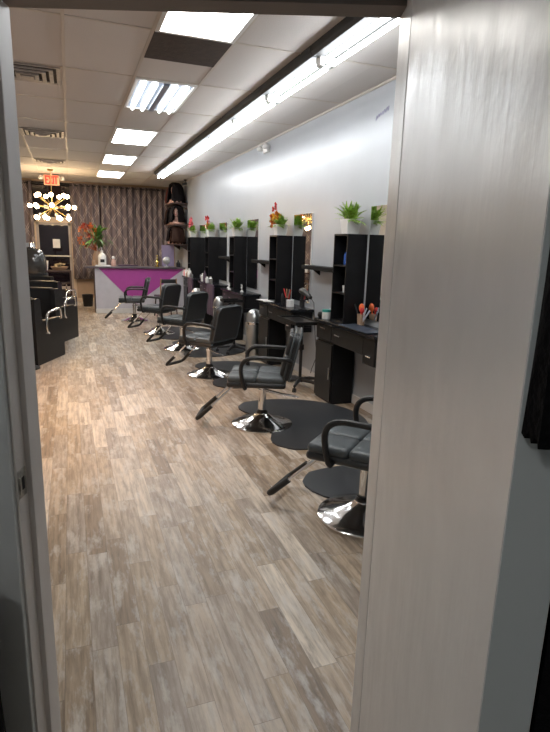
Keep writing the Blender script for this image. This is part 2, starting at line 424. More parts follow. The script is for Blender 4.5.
# jambs with stops
jl = MB().b2(UL-.018, UL-.013, VN, VF, 0, HZ+.012, bev=0).b2(UL-.014, UL, 1.205, VF, 0, HZ, bev=.002)
struct(jl.build('trim_4', 'jamb', smooth=False, mtx=D))
jr = MB().b2(UR, UR+.018, VN, VF, 0, HZ+.012)
struct(jr.build('trim_5', 'door', smooth=False, mtx=D))
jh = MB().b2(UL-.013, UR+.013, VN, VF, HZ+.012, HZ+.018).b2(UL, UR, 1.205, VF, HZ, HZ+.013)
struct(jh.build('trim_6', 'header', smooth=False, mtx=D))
cs = MB().b2(UL-.11, UL-.0185, VN-.014, VN+.003, 0, HZ+.09, bev=.003)
struct(cs.build('trim_7', 'casing', smooth=False, mtx=D))
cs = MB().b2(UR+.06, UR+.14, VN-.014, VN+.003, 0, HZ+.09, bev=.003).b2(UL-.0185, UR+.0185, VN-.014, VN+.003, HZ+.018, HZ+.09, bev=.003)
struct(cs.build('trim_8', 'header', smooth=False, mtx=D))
# strike plate
sp = MB().b2(UL-.0128, UL-.0115, 1.160, 1.198, 1.055, 1.125, bev=.0005)
spo = sp.build('strike_plate', 'strike', mtx=D); tag(spo, 'worn metal strike plate let into the left door jamb', 'strike plate')
MB().b2(UL-.0114, UL-.0112, 1.176, 1.190, 1.072, 1.104).build('latch_hole', 'hole', spo, smooth=False)
MB().b2(UL-.0116, UL-.006, 1.158, 1.163, 1.068, 1.110, bev=.001).build('lip', 'strike', spo, smooth=False)

# open door (hinged on the right jamb, swung towards the camera)
ph = math.radians(5.2); LD, TH = .80, .04
hinge = Vector((UR+.001, VN-.001))
# door local: x along the door from hinge to latch edge, y = thickness away from the opening
dx = Vector((-math.sin(ph), -math.cos(ph))); dy = Vector((math.cos(ph), -math.sin(ph)))
DM = D @ Matrix(((dx.x, dy.x, 0, hinge.x), (dx.y, dy.y, 0, hinge.y), (0, 0, 1, 0), (0, 0, 0, 1)))
door = struct(MB().b2(0, LD, 0, TH, .012, HZ+.004).build('door_2', 'door', smooth=False, mtx=DM))
MB().b2(LD, LD+.0012, .001, TH-.001, .014, HZ+.002).build('shaded_edge', 'shaded_edge', door, smooth=False)  # thin sheet over the latch edge, carries the painted shade

# black garment hanging on the far face of the open door
gar = MB()
def cloth(mb, x0, x1, y0, y1, z0, z1, amp=.012, nx=14, nz=18, hem=.012):
    """thick hanging cloth slab with folds"""
    A = []; B = []
    for j in range(nz+1):
        z = z0+(z1-z0)*j/nz; ra = []; rb = []
        for i in range(nx+1):
            t = i/nx; x = x0+(x1-x0)*t
            f = amp*math.sin(t*17+j*.15)*(1-.5*j/nz)
            zz = z + (hem*math.sin(t*23) if j == 0 else 0)
            ra.append(mb.bm.verts.new((x, y0+abs(f)*.6, zz))); rb.append(mb.bm.verts.new((x, y1+f, zz)))
        A.append(ra); B.append(rb)
    F_ = mb.bm.faces.new
    for j in range(nz):
        for i in range(nx):
            F_((A[j][i], A[j][i+1], A[j+1][i+1], A[j+1][i])); F_((B[j][i+1], B[j][i], B[j+1][i], B[j+1][i+1]))
        F_((A[j][0], A[j+1][0], B[j+1][0], B[j][0])); F_((A[j+1][nx], A[j][nx], B[j][nx], B[j+1][nx]))
    for i in range(nx):
        F_((A[0][i+1], A[0][i], B[0][i], B[0][i+1])); F_((A[nz][i], A[nz][i+1], B[nz][i+1], B[nz][i]))
    return mb
groot = empty('hanging_garment'); groot.matrix_basis = DM
tag(groot, 'black cloth garment hanging over the edge of the open white door', 'garment')
cloth(MB(), .30, LD-.002, TH+.004, TH+.09, .62, 1.66).build('garment_body', 'cloth_black', groot)
cloth(MB(), LD+.006, LD+.028, TH*.02, TH+.10, 1.533, 1.72, amp=.006, nx=6, nz=12, hem=.004).build('sleeve', 'cloth_black', groot)
MB().tube([(.6, TH+.03, 1.66), (.6, TH+.03, 1.76), (.6, TH+.005, 1.78)], .008).build('hook', 'brushed', groot)

# back room shell (where the camera stands)
struct(MB().b2(-1.6, -1.5, -1.6, VN+.0, 0, CZ).build('wall_back_left', 'casing', smooth=False, mtx=D))
struct(MB().b2(1.3, 1.4, -1.6, VN+.0, 0, CZ).build('wall_back_right', 'casing', smooth=False, mtx=D))
struct(MB().b2(-1.5, 1.3, -1.7, -1.6, 0, CZ).build('wall_back', 'casing', smooth=False, mtx=D))

# black bag at the lower left corner
bag = empty('black_bag'); bag.matrix_basis = D @ Matrix.Translation((-.735, .93, 0))
tag(bag, 'tall black soft bag standing beside the left door jamb, bottom left corner', 'bag')
bb = MB(); pr = []
for z, r in ((0, .9), (.02, 1), (.3, 1.06), (.6, 1.0), (.80, .96), (.90, .88), (.95, .70), (.965, .3)): pr.append((r, z))
rings = []
for r, z in pr:
    ring = []
    for k in range(28):
        a = k*2*PI/28; ca, sa = math.cos(a), math.sin(a)
        ring.append(bb.bm.verts.new((.135*r*math.copysign(abs(ca)**.5, ca), .15*r*math.copysign(abs(sa)**.5, sa), z + .01*math.sin(3*a)*(z > .3))))
    rings.append(ring)
for a, b in zip(rings, rings[1:]):
    for k in range(28): bb.bm.faces.new((a[k], a[(k+1) % 28], b[(k+1) % 28], b[k]))
bb.bm.faces.new(rings[0][::-1]); bb.bm.faces.new(rings[-1])
bb.build('bag_body', 'cloth_black', bag)
MB().tube(arcpts((-.06, -.05, .94), (0, -.05, 1.10), (.06, -.05, .94)), .009).build('handle', 'cloth_black', bag)

# ------------------------------------------------------------------ curtains
def curtain(x0, x1, y, z0, z1, label, ph=0.0):
    n = max(24, int((x1-x0)/.012)); bm = bmesh.new(); uv = bm.loops.layers.uv.new('UVMap')
    cols = []; s = ph; px = None
    for i in range(n+1):
        t = i/n; x = x0+(x1-x0)*t; yy = y + .035*math.sin(t*(x1-x0)*2*PI/.15+ph) + .012*math.sin(t*31+ph)
        if px: s += math.hypot(x-px[0], yy-px[1])
        px = (x, yy); cols.append((x, yy, s*.72))
    nz = 6; V = [[bm.verts.new((x, yy, z0+(z1-z0)*j/nz)) for (x, yy, s) in cols] for j in range(nz+1)]
    for j in range(nz):
        for i in range(n):
            f = bm.faces.new((V[j][i], V[j][i+1], V[j+1][i+1], V[j+1][i])); f.smooth = True
            for lp_, (ii, jj) in zip(f.loops, ((i, j), (i+1, j), (i+1, j+1), (i, j+1))):
                lp_[uv].uv = (cols[ii][2], z0+(z1-z0)*jj/nz)
    me = bpy.data.meshes.new('curtain'); bm.to_mesh(me); bm.free(); me.materials.append(M['curtain'])
    o = bpy.data.objects.new('curtain', me); COL.objects.link(o)
    sol = o.modifiers.new('thick', 'SOLIDIFY'); sol.thickness = .004
    tag(o, label, 'curtain', 'patterned curtains on the front window')
    gm = MB(); k = 0
    nn = int((x1-x0)/.15)
    for i in range(nn):
        gm.tube(arcpts((x0+.07+i*.15, y-.012, z1-.07), (x0+.085+i*.15, y-.05, z1-.045), (x0+.07+i*.15, y-.012, z1-.02), 4), .012, n=6)
    g_ = gm.build('grommets', 'plastic', o); g_['kind'] = 'stuff'; g_['label'] = 'dark grommets along the curtain top'
CY = FY-.14
curtain(-1.75, -.84, CY, .62, 3.08, 'brown lattice curtain left of the entrance door', .3)
curtain(.07, .80, CY, .62, 3.08, 'brown lattice curtain just right of the entrance door', 1.1)
curtain(.82, 1.72, CY, .62, 3.08, 'brown lattice curtain behind the middle of the reception desk', 2.4)
curtain(1.74, 2.62, CY, .62, 3.08, 'brown lattice curtain beside the wig shelves', .9)
rod = empty('curtain_rod', (0, CY, 3.035)); tag(rod, 'long dark curtain rod under the ceiling along the front wall', 'curtain rod')
MB().tube([(-1.8, 0, 0), (2.7, 0, 0)], .014).build('pole', 'plastic', rod)
for x in (-1.78, -.02, 1.73, 2.68): MB().tube([(x, 0, 0), (x, .135, 0)], .009).build('bracket', 'plastic', rod)

# ------------------------------------------------------------------ ceiling fittings
def troffer(x0, x1, y0, y1, kind, label):
    r = empty('ceiling_light', ((x0+x1)/2, (y0+y1)/2, CZ-.006)); tag(r, label, 'ceiling light', 'square recessed ceiling lights')
    hx, hy = (x1-x0)/2, (y1-y0)/2
    f = MB().b2(-hx, hx, -hy, -hy+.03, -.012, .003).b2(-hx, hx, hy-.03, hy, -.012, .003).b2(-hx, -hx+.03, -hy+.03, hy-.03, -.012, .003).b2(hx-.03, hx, -hy+.03, hy-.03, -.012, .003)
    f.build('frame', 'metalwhite', r, smooth=False)
    if kind == 'diffuser':
        MB().b2(-hx+.03, hx-.03, -hy+.03, hy-.03, -.008, -.002).build('diffuser', 'diff', r, smooth=False)
    else:
        MB().b2(-hx+.03, hx-.03, -hy+.03, hy-.03, -.004, .003).build('reflector', 'reflector', r, smooth=False)
        for x in (-.205, -.095, .095, .205):
            MB().tube([(x, -hy+.05, -.022), (x, hy-.05, -.022)], .017, n=10).build('tube', 'tube2', r)
        MB().b2(-.03, .03, -hy+.04, hy-.04, -.03, -.004, bev=.004).build('ballast_cover', 'reflector', r, smooth=False)
def gy(j): return gy0+1.22*j
A0, A1 = gx0+.61, gx0+1.22
troffer(A0+.012, A1-.012, gy(-1)+.012, gy(0)-.012, 'diffuser', 'bright recessed ceiling light nearest the doorway, beside the dark brown tile')
troffer(A0+.012, A1-.012, gy(1)+.012, gy(2)-.012, 'tubes', 'recessed ceiling light with four bare tubes showing, without diffuser')
troffer(A0+.012, A1-.012, gy(3)+.012, gy(4)-.012, 'diffuser', 'glowing recessed ceiling light just beyond the bare tube light')
troffer(A0+.012, A1-.012, gy(5)+.012, gy(6)-.012, 'diffuser', 'glowing recessed ceiling light second from the curtained front wall')
troffer(A0+.012, A1-.012, gy(7)+.012, gy(8)-.012, 'diffuser', 'glowing recessed ceiling light closest to the curtained front wall')
tag(MB().b2(A0+.012, A1-.012, gy(0)+.012, gy(0)+.62, CZ-.010, CZ-.002).build('ceiling_tile', 'brown_tile', smooth=False),
    'dark brown replacement ceiling tile between two recessed lights', 'ceiling tile')

def vent(x0, x1, y0, y1, label, m='vent', tilt=0):
    r = empty('ceiling_vent', ((x0+x1)/2, (y0+y1)/2, CZ-.004)); tag(r, label, 'air vent', 'square ceiling air vents'); r.rotation_euler = (tilt, 0, 0)
    hx, hy = (x1-x0)/2, (y1-y0)/2
    MB().b2(-hx+.02, hx-.02, -hy+.02, hy-.02, -.003, .0).build('backing', 'ventdark', r, smooth=False)
    for i, k in enumerate((1, .78, .56, .34)):
        a, b = hx*k, hy*k
        f = MB(); t = .035
        for (X0, X1, Y0, Y1) in ((-a, a, -b, -b+t), (-a, a, b-t, b), (-a, -a+t, -b+t, b-t), (a-t, a, -b+t, b-t)):
            f.b2(X0, X1, Y0, Y1, -.012-i*.010, -.004-i*.008)
        f.build('louver' if i else 'frame', m, r, smooth=False)
    MB().b2(-hx*.2, hx*.2, -hy*.2, hy*.2, -.052, -.044).build('center_plate', m, r, smooth=False)
vent(-.57, .0, 5.60, 6.17, 'square ceiling air vent nearest the doorway, at upper left')
vent(-.57, .0, 8.68, 9.24, 'square ceiling air vent second from the doorway')
vent(-.57, .0, 11.75, 12.25, 'sagging dark edged ceiling air vent close to the exit sign', tilt=.03)

NS = 9; P_ = 1.19; Y0 = 1.79
ords = ['almost directly over the doorway, above the frame', 'nearest the doorway in view', 'second from the doorway', 'third from the doorway', 'fourth from the doorway', 'fourth from the curtained end', 'third from the curtained end', 'second from the curtained end', 'closest to the curtained front wall']
proto = None
for i in range(NS):
    loc = (1.885, Y0+P_*(i+.5), CZ)
    lab = 'twin tube fluorescent strip light above the stations, ' + ords[i]
    if proto is None:
        r = empty('strip_light', loc); hl = P_/2
        tag(r, lab, 'strip light', 'fluorescent strip lights in one row')
        MB().prism([(-.085, 0), (-.085, -.05), (-.065, -.075), (.13, -.075), (.15, -.05), (.15, 0)], 'y', -hl+.004, hl-.004).build('housing', 'housing', r, smooth=False)
        for x in (.0, .092):
            MB().tube([(x, -hl+.045, -.120), (x, hl-.045, -.120)], .0165, n=12).build('tube', 'tube', r)
        for s in (-1, 1):
            for x in (.0, .092):
                MB().b2(x-.018, x+.018, s*(hl-.025)-.018, s*(hl-.025)+.018, -.140, -.076, bev=.003).build('end_socket', 'metalwhite', r, smooth=False)
        proto = r
    else: dup(proto, loc, None, lab)

# exit sign
ex = empty('exit_sign', (-.325, 14.3, CZ)); tag(ex, 'small lit EXIT sign hanging from the ceiling before the entrance door', 'exit sign')
MB().b2(-.17, .17, -.025, .025, -.26, -.03, bev=.006).build('housing', 'exitface', ex, smooth=False)
MB().tube([(0, 0, 0), (0, 0, -.035)], .02).build('canopy', 'metalwhite', ex)
EX = MB()
def stroke(mb, x, w, segs):
    for (a, b, c, d) in segs:
        p = Vector((x+a*w, 0, -.225+b*.16)); q = Vector((x+c*w, 0, -.225+d*.16)); dd = q-p
        ang = math.atan2(dd.z, dd.x); mb.box(((p+q)/2 + Vector((0, -.028, 0)))[:], (dd.length+.026, .004, .032), rot=Matrix.Rotation(-ang, 3, 'Y'))
stroke(EX, -.125, .055, [(0, 0, 0, 1), (0, 1, 1, 1), (0, .5, .85, .5), (0, 0, 1, 0)])
stroke(EX, -.050, .060, [(0, 0, 1, 1), (0, 1, 1, 0)])
stroke(EX, .035, .01, [(.5, 0, .5, 1)])
stroke(EX, .062, .070, [(0, 1, 1, 1), (.5, 0, .5, 1)])
EX.build('letters', 'exitred', ex, smooth=False)
for s in (-1, 1):
    MB().lathe([(0, -.04), (.045, -.04), (.055, 0), (.03, .05), (0, .06)], (s*.24, 0, -.10), n=16).tube([(s*.17, 0, -.08), (s*.22, 0, -.09)], .012).build('lamp_head', 'metalwhite', ex)

# sputnik chandelier
ch = empty('chandelier', (-.32, 13.4, 2.34)); tag(ch, 'starburst chandelier of warm round bulbs hanging before the entrance door', 'chandelier')
MB().tube([(0, 0, 0), (0, 0, CZ-2.34)], .009).build('rod', 'brass', ch)
MB().lathe([(0, -.005), (.065, -.005), (.06, -.03), (.01, -.045), (0, -.045)], (0, 0, CZ-2.34), n=20).build('ceiling_canopy', 'brass', ch)
MB().ell((0, 0, 0), (.055, .055, .055)).build('hub', 'brass', ch)
for el, n, off, R in ((38, 7, .2, .41), (3, 8, .0, .46), (-32, 8, .35, .42)):
    for k in range(n):
        a = off+k*2*PI/n; e = math.radians(el)
        d = Vector((math.cos(a)*math.cos(e), math.sin(a)*math.cos(e), math.sin(e)))
        arm = MB().tube([(d*.04)[:], (d*(R-.06))[:]], .007, n=6).build('arm', 'brass', ch)
        MB().ell((d*R)[:], (.045, .045, .045), 12, 8).build('bulb', 'bulb', arm)

# small ceiling camera and wall spotlight
cmr = empty('security_camera', (2.70, 13.6, CZ-.02)); tag(cmr, 'small black security camera high in the corner above wig shelves', 'camera')
MB().lathe([(0, .02), (.04, .02), (.04, 0), (.015, -.02), (0, -.02)], n=16).build('mount', 'plastic', cmr)
MB().tube([(0, 0, -.02), (-.02, -.03, -.07)], .012).tube([(.02, .02, -.08), (-.07, -.12, -.10)], .035, n=14).build('camera_body', 'plastic', cmr)
sl = empty('emergency_light', (WX, 7.95, 3.03)); tag(sl, 'small white emergency lamp on the right wall just under the ceiling', 'emergency light')
MB().b2(-.05, 0, -.10, .10, -.05, .05, bev=.01).build('housing', 'white', sl)
for s in (-1, 1): MB().lathe([(0, -.03), (.04, -.03), (.05, 0), (.02, .04), (0, .04)], (-.08, s*.13, .02), n=16).build('lamp_head', 'white', sl)

# faint writing and scuffs on the right wall
wr = MB(); zz = 2.86
pts = [[(0, -.02), (.015, .035), (.03, .0), (.05, .045), (.065, .01), (.08, .05), (.10, .02), (.12, .06)], [(.13, .02), (.15, .07), (.17, .03), (.19, .085), (.21, .04), (.22, .09)]]
for ln in pts: wr.tube([(WX-.001, 4.86-p[0], zz+p[1]*.8) for p in ln], .005, n=5)
tag(wr.build('wall_scribble', 'ink'), 'faint purple handwriting high on the white right wall', 'writing')

# ------------------------------------------------------------------ styling stations
def tower_bottle(root): pass
S = [4.875, 6.86, 8.90, 10.74, 12.50]
names = ['nearest the doorway', 'second from the doorway', 'third from the doorway', 'second from the reception desk', 'closest to the reception desk']
def make_station():
    r = empty('styling_station', (WX-.001, S[0], 0))
    tag(r, '', 'styling station', 'black styling stations along the right wall')
    # local: x negative = into room, y along wall (positive = away)
    fx = -.29
    MB().b2(fx+.02, -.016, .10, .50, .0, .66, bev=.003).build('cabinet', 'black_lam', r, smooth=False)
    d = MB().b2(fx, fx+.018, .105, .495, .03, .645, bev=.003).build('door', 'black_lam2', r, smooth=False)
    MB().b2(fx-.014, fx-.004, .125, .140, .27, .40, bev=.003).b2(fx-.006, fx+.002, .128, .137, .28, .29).b2(fx-.006, fx+.002, .128, .137, .38, .39).build('handle', 'brushed', d, smooth=False)
    MB().b2(fx+.02, -.016, -.76, .50, .665, .855, bev=.003).build('drawer_case', 'black_lam', r, smooth=False)
    for (a, b, z0, z1) in ((.13, .495, .675, .845), (-.54, .12, .675, .845)):
        dd = MB().b2(fx, fx+.018, a+.004, b-.004, z0, z1, bev=.003).build('drawer', 'black_lam2', r, smooth=False)
        c = (a+b)/2 if a > 0 else -.02; hz = .80 if a > 0 else .77
        MB().b2(fx-.018, fx-.008, c-.055, c+.055, hz-.008, hz+.006, bev=.003).b2(fx-.010, fx+.002, c-.045, c-.037, hz-.005, hz+.004).b2(fx-.010, fx+.002, c+.037, c+.045, hz-.005, hz+.004).build('handle', 'chrome', dd, smooth=False)
    dd = MB().b2(fx-.004, fx+.014, -.757, -.548, .60, .845, bev=.003).build('drawer', 'black_lam2', r, smooth=False)
    MB().b2(fx-.018, fx-.010, -.70, -.62, .675, .688, bev=.003).b2(fx-.012, fx-.002, -.69, -.68, .677, .686).b2(fx-.012, fx-.002, -.64, -.63, .677, .686).build('handle', 'chrome', dd, smooth=False)
    MB().b2(fx+.014, -.016, -.757, -.548, .60, .664).build('drawer_box', 'black_lam', r, smooth=False)
    MB().b2(fx-.03, -.001, -.785, .52, .856, .890, bev=.005).build('countertop', 'counter', r, smooth=False)
    return r
def make_tower():
    r = empty('shelf_tower', (WX-.001, S[0], .8915))
    tag(r, '', 'shelf unit', 'black shelf towers on the stations')
    h = .895; d0 = -.225; t = .018; w = .30
    MB().b2(d0, 0, 0, t, 0, h, bev=.002).build('side_panel', 'black_lam', r, smooth=False)
    MB().b2(d0, 0, w-t, w, 0, h, bev=.002).build('side_panel', 'black_lam', r, smooth=False)
    MB().b2(-.010, -.002, t, w-t, 0, h-t).build('back_panel', 'black_lam', r, smooth=False)
    MB().b2(d0, 0, t, w-t, h-t, h).build('top', 'black_lam', r, smooth=False)
    for z in (.0, .29, .57): MB().b2(d0+.004, -.011, t, w-t, z, z+.016).build('shelf', 'black_lam', r, smooth=False)
    return r
def make_mirror():
    r = empty('wall_mirror', (WX-.002, S[0]-.35, .95)); tag(r, '', 'mirror', 'tall wall mirrors beside the shelf towers')
    MB().b2(-.012, 0, -.29, .29, 0, 1.105).build('backing', 'white', r, smooth=False)
    MB().b2(-.016, -.0125, -.288, .288, .002, 1.103, bev=.001).build('glass', 'mirror', r, smooth=False)
    return r
def make_shelf():
    r = empty('wall_shelf', (WX-.001, S[0]+.84, 1.385)); tag(r, '', 'wall shelf', 'black floating shelves on the right wall')
    MB().b2(-.16, 0, -.46, .46, 0, .045, bev=.004).build('board', 'black_matte', r, smooth=False)
    for y in (-.25, .25): MB().prism([(0, 0), (-.10, 0), (0, -.07)], 'y', y-.008, y+.008).build('bracket', 'black_lam', r, smooth=False)
    return r
protos = [make_station(), make_tower(), make_mirror(), make_shelf()]
lab = [lambda i: 'black styling station with drawers and side cabinet, ' + names[i],
       lambda i: 'tall black open front shelf tower on the station ' + names[i],
       lambda i: 'tall frameless wall mirror of the station ' + names[i],
       lambda i: 'black floating wall shelf beyond the tower ' + names[i]]
offs = [(0, 0), (0, .8915), (-.35, .95), (.84, 1.385)]
for i, s in enumerate(S):
    for k, p in enumerate(protos):
        if k == 3 and i >= 3: continue
        if i == 0: p['label'] = lab[k](0)
        else:
            dup(p, (WX-.001 if k != 2 else WX-.002, s+offs[k][0], offs[k][1]), None, lab[k](i))

# planters on the towers
def planter(s, label, flowers, seed, spread=.21):
    rnd = random.Random(seed)
    r = empty('potted_plant', (WX-.135, s+.13, .8915+.895)); tag(r, label, 'potted plant', 'white potted plants on top of the shelf towers')
    pot = MB(); rings = []
    for a, z in ((.062, 0), (.080, .135), (.080, .145), (.070, .145), (.066, .12)):
        rings.append([pot.bm.verts.new((x*a, y*a, z)) for x, y in ((-1, -1), (1, -1), (1, 1), (-1, 1))])
    for a, b in zip(rings, rings[1:]):
        for k in range(4): pot.bm.faces.new((a[k], a[(k+1) % 4], b[(k+1) % 4], b[k]))
    pot.bm.faces.new(rings[0][::-1]); pot.bm.faces.new(rings[-1])
    pot.build('pot', 'white', r, smooth=False)
    fo = MB()
    for k in range(80):
        a = rnd.uniform(0, 2*PI); e = rnd.uniform(.15, 1.4)
        d = Vector((math.cos(a)*math.cos(e)*(.12 if math.cos(a) > 0 else .45), math.sin(a)*math.cos(e), math.sin(e)))
        ln = rnd.uniform(.6, 1)*spread
        # fern frond: spine plus leaflets
        b0 = Vector((rnd.uniform(-.04, .04), rnd.uniform(-.05, .05), .12))
        fo.leaf(b0, d, ln, .022, droop=.35)
        dn = d.normalized()
        for q in range(3, 8):
            t = q/8; p = b0+dn*ln*t-Vector((0, 0, .35*ln*t*t)); sd = dn.cross(Vector((0, 0, 1)))
            if sd.length < .1: sd = Vector((1, 0, 0))
            sd.normalize()
            for sgn in (-1, 1): fo.leaf(p, sd*sgn+dn*.8, .055*(1.2-t), .014, droop=.4, n=3)
    fo.build('foliage', 'leaf', r)
    for (m_, n_, y0, y1, z0, z1, sz) in flowers:
        for k in range(n_):
            c = Vector((rnd.uniform(-.07, .0), rnd.uniform(y0, y1), rnd.uniform(z0, z1)))
            fl = MB()
            for q in range(7):
                a = q*2*PI/7; fl.leaf(c, (-.35, math.cos(a), math.sin(a)), sz, sz*.75, droop=.0, n=4)
            fl.ell((c+Vector((-.008, 0, 0)))[:], (sz*.25,)*3, 8, 6)
            fl.tube([c[:], (0, 0, .12)], .0025, n=5)
            fl.build('flower', m_, r)
planter(S[0], 'leafy green fern in a white pot on the nearest shelf tower', [], 3, .33)
planter(S[1], 'orange and red flowers in a white pot on second tower from doorway',
        [('orange', 8, -.04, .18, .15, .26, .07), ('red', 3, .05, .26, .30, .42, .042), ('yellow', 5, -.02, .1, .20, .30, .055)], 5, .27)
planter(S[2], 'plain green plant in a white pot on third tower from doorway', [], 9, .31)
planter(S[3], 'green plant with small red flowers in white pot, second tower from desk',
        [('red', 5, .02, .20, .24, .38, .055), ('orange', 4, .02, .18, .16, .26, .055)], 11, .27)
planter(S[4], 'green plant with tall pink flower in white pot, tower closest to desk',
        [('pink', 6, -.02, .06, .22, .40, .07)], 14, .27)

def bottle(loc, prof, m, label, cat='bottle', name='bottle', cap=None, group=None, capname='cap'):
    r = empty(name, loc); tag(r, label, cat, group)
    MB().lathe(prof, n=20).build('body', m, r)
    if cap: MB().lathe(cap[0], n=16).build(capname, cap[1], r)
    return r
T0 = .8915
# tower 1 contents
bottle((2.67, 5.03, T0+.57+.0165), [(0, 0), (.034, 0), (.036, .02), (.036, .10), (.014, .135), (.012, .15), (0, .15)], 'blue', 'blue spray bottle on the upper shelf of the nearest tower', cap=([(0, .15), (.014, .15), (.014, .175), (.007, .20), (0, .21)], 'white'))
bottle((2.66, 5.02, T0+.29+.0165), [(0, 0), (.024, 0), (.032, .07), (.028, .07), (.022, .01), (0, .01)], 'white', 'small white cup on the middle shelf of the nearest tower', 'cup', 'cup')
bottle((2.66, 7.00, T0+.57+.0165), [(0, 0), (.022, 0), (.022, .08), (.01, .1), (0, .1)], 'white', 'small white bottle on upper shelf of second tower from doorway')
bottle((2.66, 6.99, T0+.29+.0165), [(0, 0), (.03, 0), (.03, .05), (0, .05)], 'brushed', 'small metal tin on middle shelf of second tower from doorway', 'tin', 'tin')
bottle((2.66, 9.02, T0+.57+.0165), [(0, 0), (.025, 0), (.025, .14), (.01, .17), (0, .17)], 'white', 'slim white bottle on shelf of third tower from doorway')
bottle((2.66, 10.86, T0+.29+.0165), [(0, 0), (.03, 0), (.03, .16), (.012, .19), (0, .19)], 'white', 'tall white bottle in the shelf tower second from reception desk')
# red apple-like ball on wall shelf
bottle((2.72, 5.28, 1.4315), [(0, .0), (.02, .002), (.032, .02), (.034, .035), (.028, .055), (.01, .06), (0, .056)], 'red', 'small red round ornament on the nearest wall shelf', 'ornament', 'ornament', cap=([(0, .056), (.004, .056), (.003, .07), (0, .07)], 'wood'), capname='stem')
CT = .8915
# station 1 items
r = bottle((2.57, 5.25, CT), [(0, 0), (.045, 0), (.047, .01), (.047, .075), (0, .075)], 'white', 'white jar with teal lid on far end of nearest station', 'jar', 'jar', cap=([(0, .0755), (.048, .0755), (.048, .10), (0, .10)], 'teal'), capname='lid')
bottle((2.66, 5.30, CT), [(0, 0), (.035, 0), (.036, .09), (.02, .11), (0, .11)], 'white', 'small white bottle behind the teal lidded jar on nearest station')
bottle((2.56, 5.37, CT), [(0, .0), (.02, .0), (.034, .015), (.036, .035), (.025, .06), (0, .066)], 'plastic', 'round black knob shaped holder at far corner of nearest station', 'holder', 'tool_holder')
r = empty('tool_cup', (2.72, 4.76, CT)); tag(r, 'tan cup packed with orange brush and combs on nearest station', 'tool cup')
MB().lathe([(0, 0), (.035, 0), (.042, .11), (.038, .11), (.032, .01), (0, .01)], n=20).build('cup', 'terracotta', r)
MB().tube([(0, 0, .03), (.01, .02, .16)], .008).ell((.012, .022, .17), (.028, .028, .045)).build('brush', 'tool_orange', r)
MB().tube([(0, -.01, .03), (-.01, -.03, .14)], .008).ell((-.012, -.034, .15), (.022, .022, .03)).build('brush', 'red', r)
for q, (x, y) in enumerate(((-.02, .11), (.0, -.10), (.02, -.13))):
    MB().tube([(0, y*.1, .02), (x, y, .20-q*.02)], .006, flat=(1.8, .6)).build('comb', 'pencil' if q else 'plastic', r)
tag(MB().box((2.575, 4.50, CT+.006), (.20, .56, .010), bev=.004).build('station_mat', 'darkblue'), 'dark blue mat lying on top of the nearest station', 'mat')
# station 2 items
tag(MB().box((2.58, 7.18, CT+.003), (.20, .28, .005), rot=Matrix.Rotation(.25, 3, 'Z')).box((2.56, 7.05, CT+.008), (.17, .22, .004), rot=Matrix.Rotation(-.3, 3, 'Z')).build('paper_sheets', 'paper', smooth=False), 'loose white papers on far end of second station', 'paper')
r = empty('photo_frame', (2.66, 7.21, CT+.012), -.4); tag(r, 'small blue and white standing picture frame on second station', 'picture frame')
MB().box((0, 0, .065), (.010, .11, .13), rot=Matrix.Rotation(-.15, 3, 'Y'), bev=.002).build('frame', 'white', r)
MB().box((-.0065, 0, .065), (.002, .08, .10), rot=Matrix.Rotation(-.15, 3, 'Y')).build('picture', 'pencil', r, smooth=False)
r = empty('tool_cup', (2.68, 6.66, CT)); tag(r, 'cup of scissors and combs with red handles on second station', 'tool cup')
MB().lathe([(0, 0), (.038, 0), (.040, .09), (.036, .09), (.032, .01), (0, .01)], n=20).build('cup', 'plastic', r)
for q, (x, y, m_) in enumerate(((-.02, .10, 'red'), (.0, .05, 'wood'), (.02, -.06, 'wood'), (-.01, -.11, 'red'), (.01, -.02, 'brushed'))):
    MB().tube([(0, y*.1, .02), (x, y, .20)], .007).build('tool', m_, r)
bottle((2.62, 6.42, CT), [(0, 0), (.05, 0), (.05, .085), (0, .085)], 'white', 'white round tub on near half of second station', 'tub', 'tub')
bottle((2.56, 6.55, CT), [(0, 0), (.016, 0), (.018, .11), (.010, .15), (0, .16)], 'plastic', 'slim black spray can beside white tub on second station', 'spray can', 'spray_can')
# hair dryer in holder with cord
hd = empty('hair_dryer', (2.66, 6.13, CT)); tag(hd, 'black hair dryer propped at near end of second station, cord hanging', 'hair dryer')
MB().lathe([(0, 0), (.05, 0), (.05, .01), (.035, .02), (.03, .12), (0, .12)], n=18).build('stand', 'plastic', hd)
MB().tube([(0, 0, .10), (0, -.01, .22)], .022, radii=[.018, .024], n=14).build('handle', 'plastic', hd)
MB().tube([(0, .05, .22), (0, .0, .225), (0, -.08, .215), (0, -.20, .18), (0, -.25, .165)], .03, n=16, radii=[.030, .040, .034, .026, .022]).build('barrel', 'plastic', hd)
MB().tube([(.04, .0, .10), (.05, -.1, .17), (.06, -.22, .10), (.06, -.24, -.05), (.10, -.22, -.35), (.11, -.26, -.55), (.11, -.12, -.75), (.11, -.1, -.80)], .0045, n=6).build('cord', 'plastic', hd)
